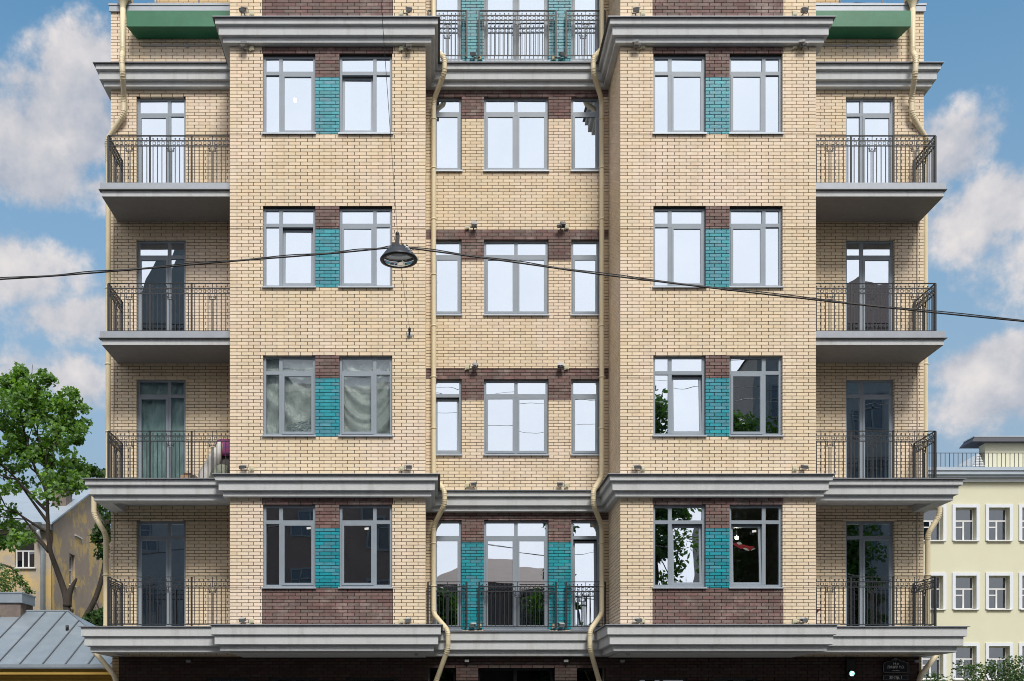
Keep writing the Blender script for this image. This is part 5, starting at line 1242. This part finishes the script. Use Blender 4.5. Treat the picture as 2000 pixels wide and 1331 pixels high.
mb.build('chimney_cap', material('dark_sheet', (.035, .04, .055), None, 5, .6), ph)
mb = MB(); mb.box(xa + .16, sh0 + 5.5, YP + 1.28, YP + 2.3, zc_ + .243, zc_ + .29); mb.build('chimney_cap_sheet', PALEZ, ph)
mb = MB(); Yd = YP + 1.2; mb.v = [tuple(P(1870, 910, Yd)), tuple(P(1912, 910, Yd)), tuple(P(1912, 885, Yd)), tuple(P(1870, 910, Yd + 2)), tuple(P(1912, 910, Yd + 2)), tuple(P(1912, 885, Yd + 2))]
for f_ in ((0, 1, 2), (5, 4, 3), (0, 2, 5, 3), (1, 4, 5, 2)): mb.face(f_)
mb.build('dormer', PALEZ, ph)
mb = MB()
for k in range(7): z = PZ(911 - k*3.2, YP + .6); h_ = (1 - k/8) * .26; xm = PX(1911, YP + .6); mb.box(xm - h_, xm + h_, YP + .55, YP + .65, z, z + .03)
mb.bar((xm - .28, YP + .6, zr0), (xm - .02, YP + .6, PZ(888, YP + .6)), .03); mb.bar((xm + .28, YP + .6, zr0), (xm + .02, YP + .6, PZ(888, YP + .6)), .03); mb.build('roof_ladder', WHITEW, ph)

# ------------------------------------------------------------------ the other side of the street (seen only as reflections in the panes)
OPP = material('opposite_brown_plaster', (0.19, 0.13, 0.105), (0.15, 0.105, 0.085), 1.0, .95)
OPPG = material('opposite_grey_plaster', (0.24, 0.235, 0.225), (0.19, 0.187, 0.182), 1.0, .95)
OPPR = material('opposite_rust_roof', (0.15, 0.085, 0.07), (0.11, 0.07, 0.06), 1.5, .8)
def opposite(name, label, x0, x1, h, ridge, mat, hip=False, gable=False):
    root = empty(name, ((x0+x1)/2, -6, 0)); tag(root, label, 'house')
    Y0 = -6.0; mb = MB(); mb.box(x0, x1, Y0 - 12, Y0, 0, h); mb.build('wall', mat, root)
    mb = MB(); mb.box(x0 + .01, x1 - .01, Y0 + .002, Y0 + .35, h - .3, h); mb.build('cornice', mat, root)
    a = MB(); i = {False: 0, True: 3}.get(hip, hip)
    a.v = [(x0 - .1, Y0 + .4, h + .01), (x1 + .1, Y0 + .4, h + .01), (x1 - i, Y0 - 6, ridge), (x0 + i, Y0 - 6, ridge), (x0 - .1, Y0 - 12.4, h + .01), (x1 + .1, Y0 - 12.4, h + .01)]
    if gable:
        xm_ = (x0 + x1) / 2
        a.v = [(x0 - .1, Y0 + .1, h + .01), (x1 + .1, Y0 + .1, h + .01), (xm_, Y0 + .1, ridge), (x0 - .1, Y0 - 12.1, h + .01), (x1 + .1, Y0 - 12.1, h + .01), (xm_, Y0 - 12.1, ridge)]
        for f_ in ((1, 0, 2), (3, 4, 5), (0, 3, 5, 2), (4, 1, 2, 5), (0, 1, 4, 3)): a.face(f_)
    else:
        for f_ in ((1, 0, 3, 2), (3, 4, 5, 2), (0, 4, 3), (1, 2, 5), (0, 1, 5, 4)): a.face(f_)
    a.build('roof', OPPR if not gable else mat, root)
    nx = max(1, int((x1 - x0)/2.6)); nz = max(1, int((h - 1)/3.2))
    for i in range(nx):
        for j in range(nz):
            cx = x0 + (x1-x0)*(i+.5)/nx; z0_ = 1.2 + j*3.2; fr = MB()
            for (p_, q_, r_, s_) in ((-.6, -.5, 0, 1.7), (.5, .6, 0, 1.7), (-.5, .5, 0, .1), (-.5, .5, 1.6, 1.7), (-.04, .04, .1, 1.6), (-.5, .5, 1.05, 1.12)): fr.box(cx + p_, cx + q_, Y0 + .002, Y0 + .06, z0_ + r_, z0_ + s_)
            w = fr.build('window', material('opposite_frame', (.17, .17, .17), None, 3, .7), root); g = MB(); g.box(cx - .5, cx + .5, Y0 + .003, Y0 + .02, z0_ + .1, z0_ + 1.6); g.build('pane', material('opposite_pane', (.05, .065, .08), None, 2, .15), w)
opposite('tall_house', 'tall grey gabled house across the street, mirrored in the left balcony doors', -17.0, -8.2, 20.5, 30.0, OPPG, gable=True)
opposite('long_house', 'long grey house across the street beside the tall gabled one', -44, -17.2, 15.5, 19, OPPG)
opposite('brown_house', 'brown plastered house across the street, mirrored in the lowest left bay windows', -8.0, -1.4, 18.2, 20.6, OPP)
opposite('low_brown_house', 'low brown house with rusty roof, mirrored in the lowest central doors', -1.2, 10.0, 9.2, 11.4, OPP, True)
opposite('grey_house', 'tall grey house across the street, mirrored in the right balcony doors', 16.2, 46, 20.5, 27.5, OPPG, 8)
def opp_tree(x, y, h, w, seed):
    q = random.Random(seed); cs = [(x + q.gauss(0, w*.36), y + q.gauss(0, w*.3), h*.3 + (h*.68)*q.random(), q.uniform(.5, .9)) for _ in range(150)]
    cs = [c_ for c_ in cs if abs(c_[0] - x) < w*.9*math.sqrt(max(0.05, 1 - ((c_[2] - h*.6)/(h*.42))**2))]
    tree('street_tree', 'tall dense green tree across the street, mirrored in the right bay windows', (x, y, 0), [([(x, y, 0), (x + .1, y, h*.3), (x - .1, y, h*.6), (x, y, h*.85)], (.3, .06), [((x, y, h*.35), (.8, .1, .8), h*.25, .1, 1), ((x, y, h*.4), (-.8, .1, .8), h*.25, .1, 1)])], LEAF3, 60, .30, seed, 'trees mirrored in the panes', cs, lobed=False)
opp_tree(10.4, -3.6, 17.5, 2.4, 51); opp_tree(15.6, -4.2, 17.0, 3.2, 52); opp_tree(20.5, -4.0, 12.5, 3.0, 53); opp_tree(6.4, -4.3, 9.0, 1.8, 54); opp_tree(-0.4, -3.8, 8.6, 1.8, 55)
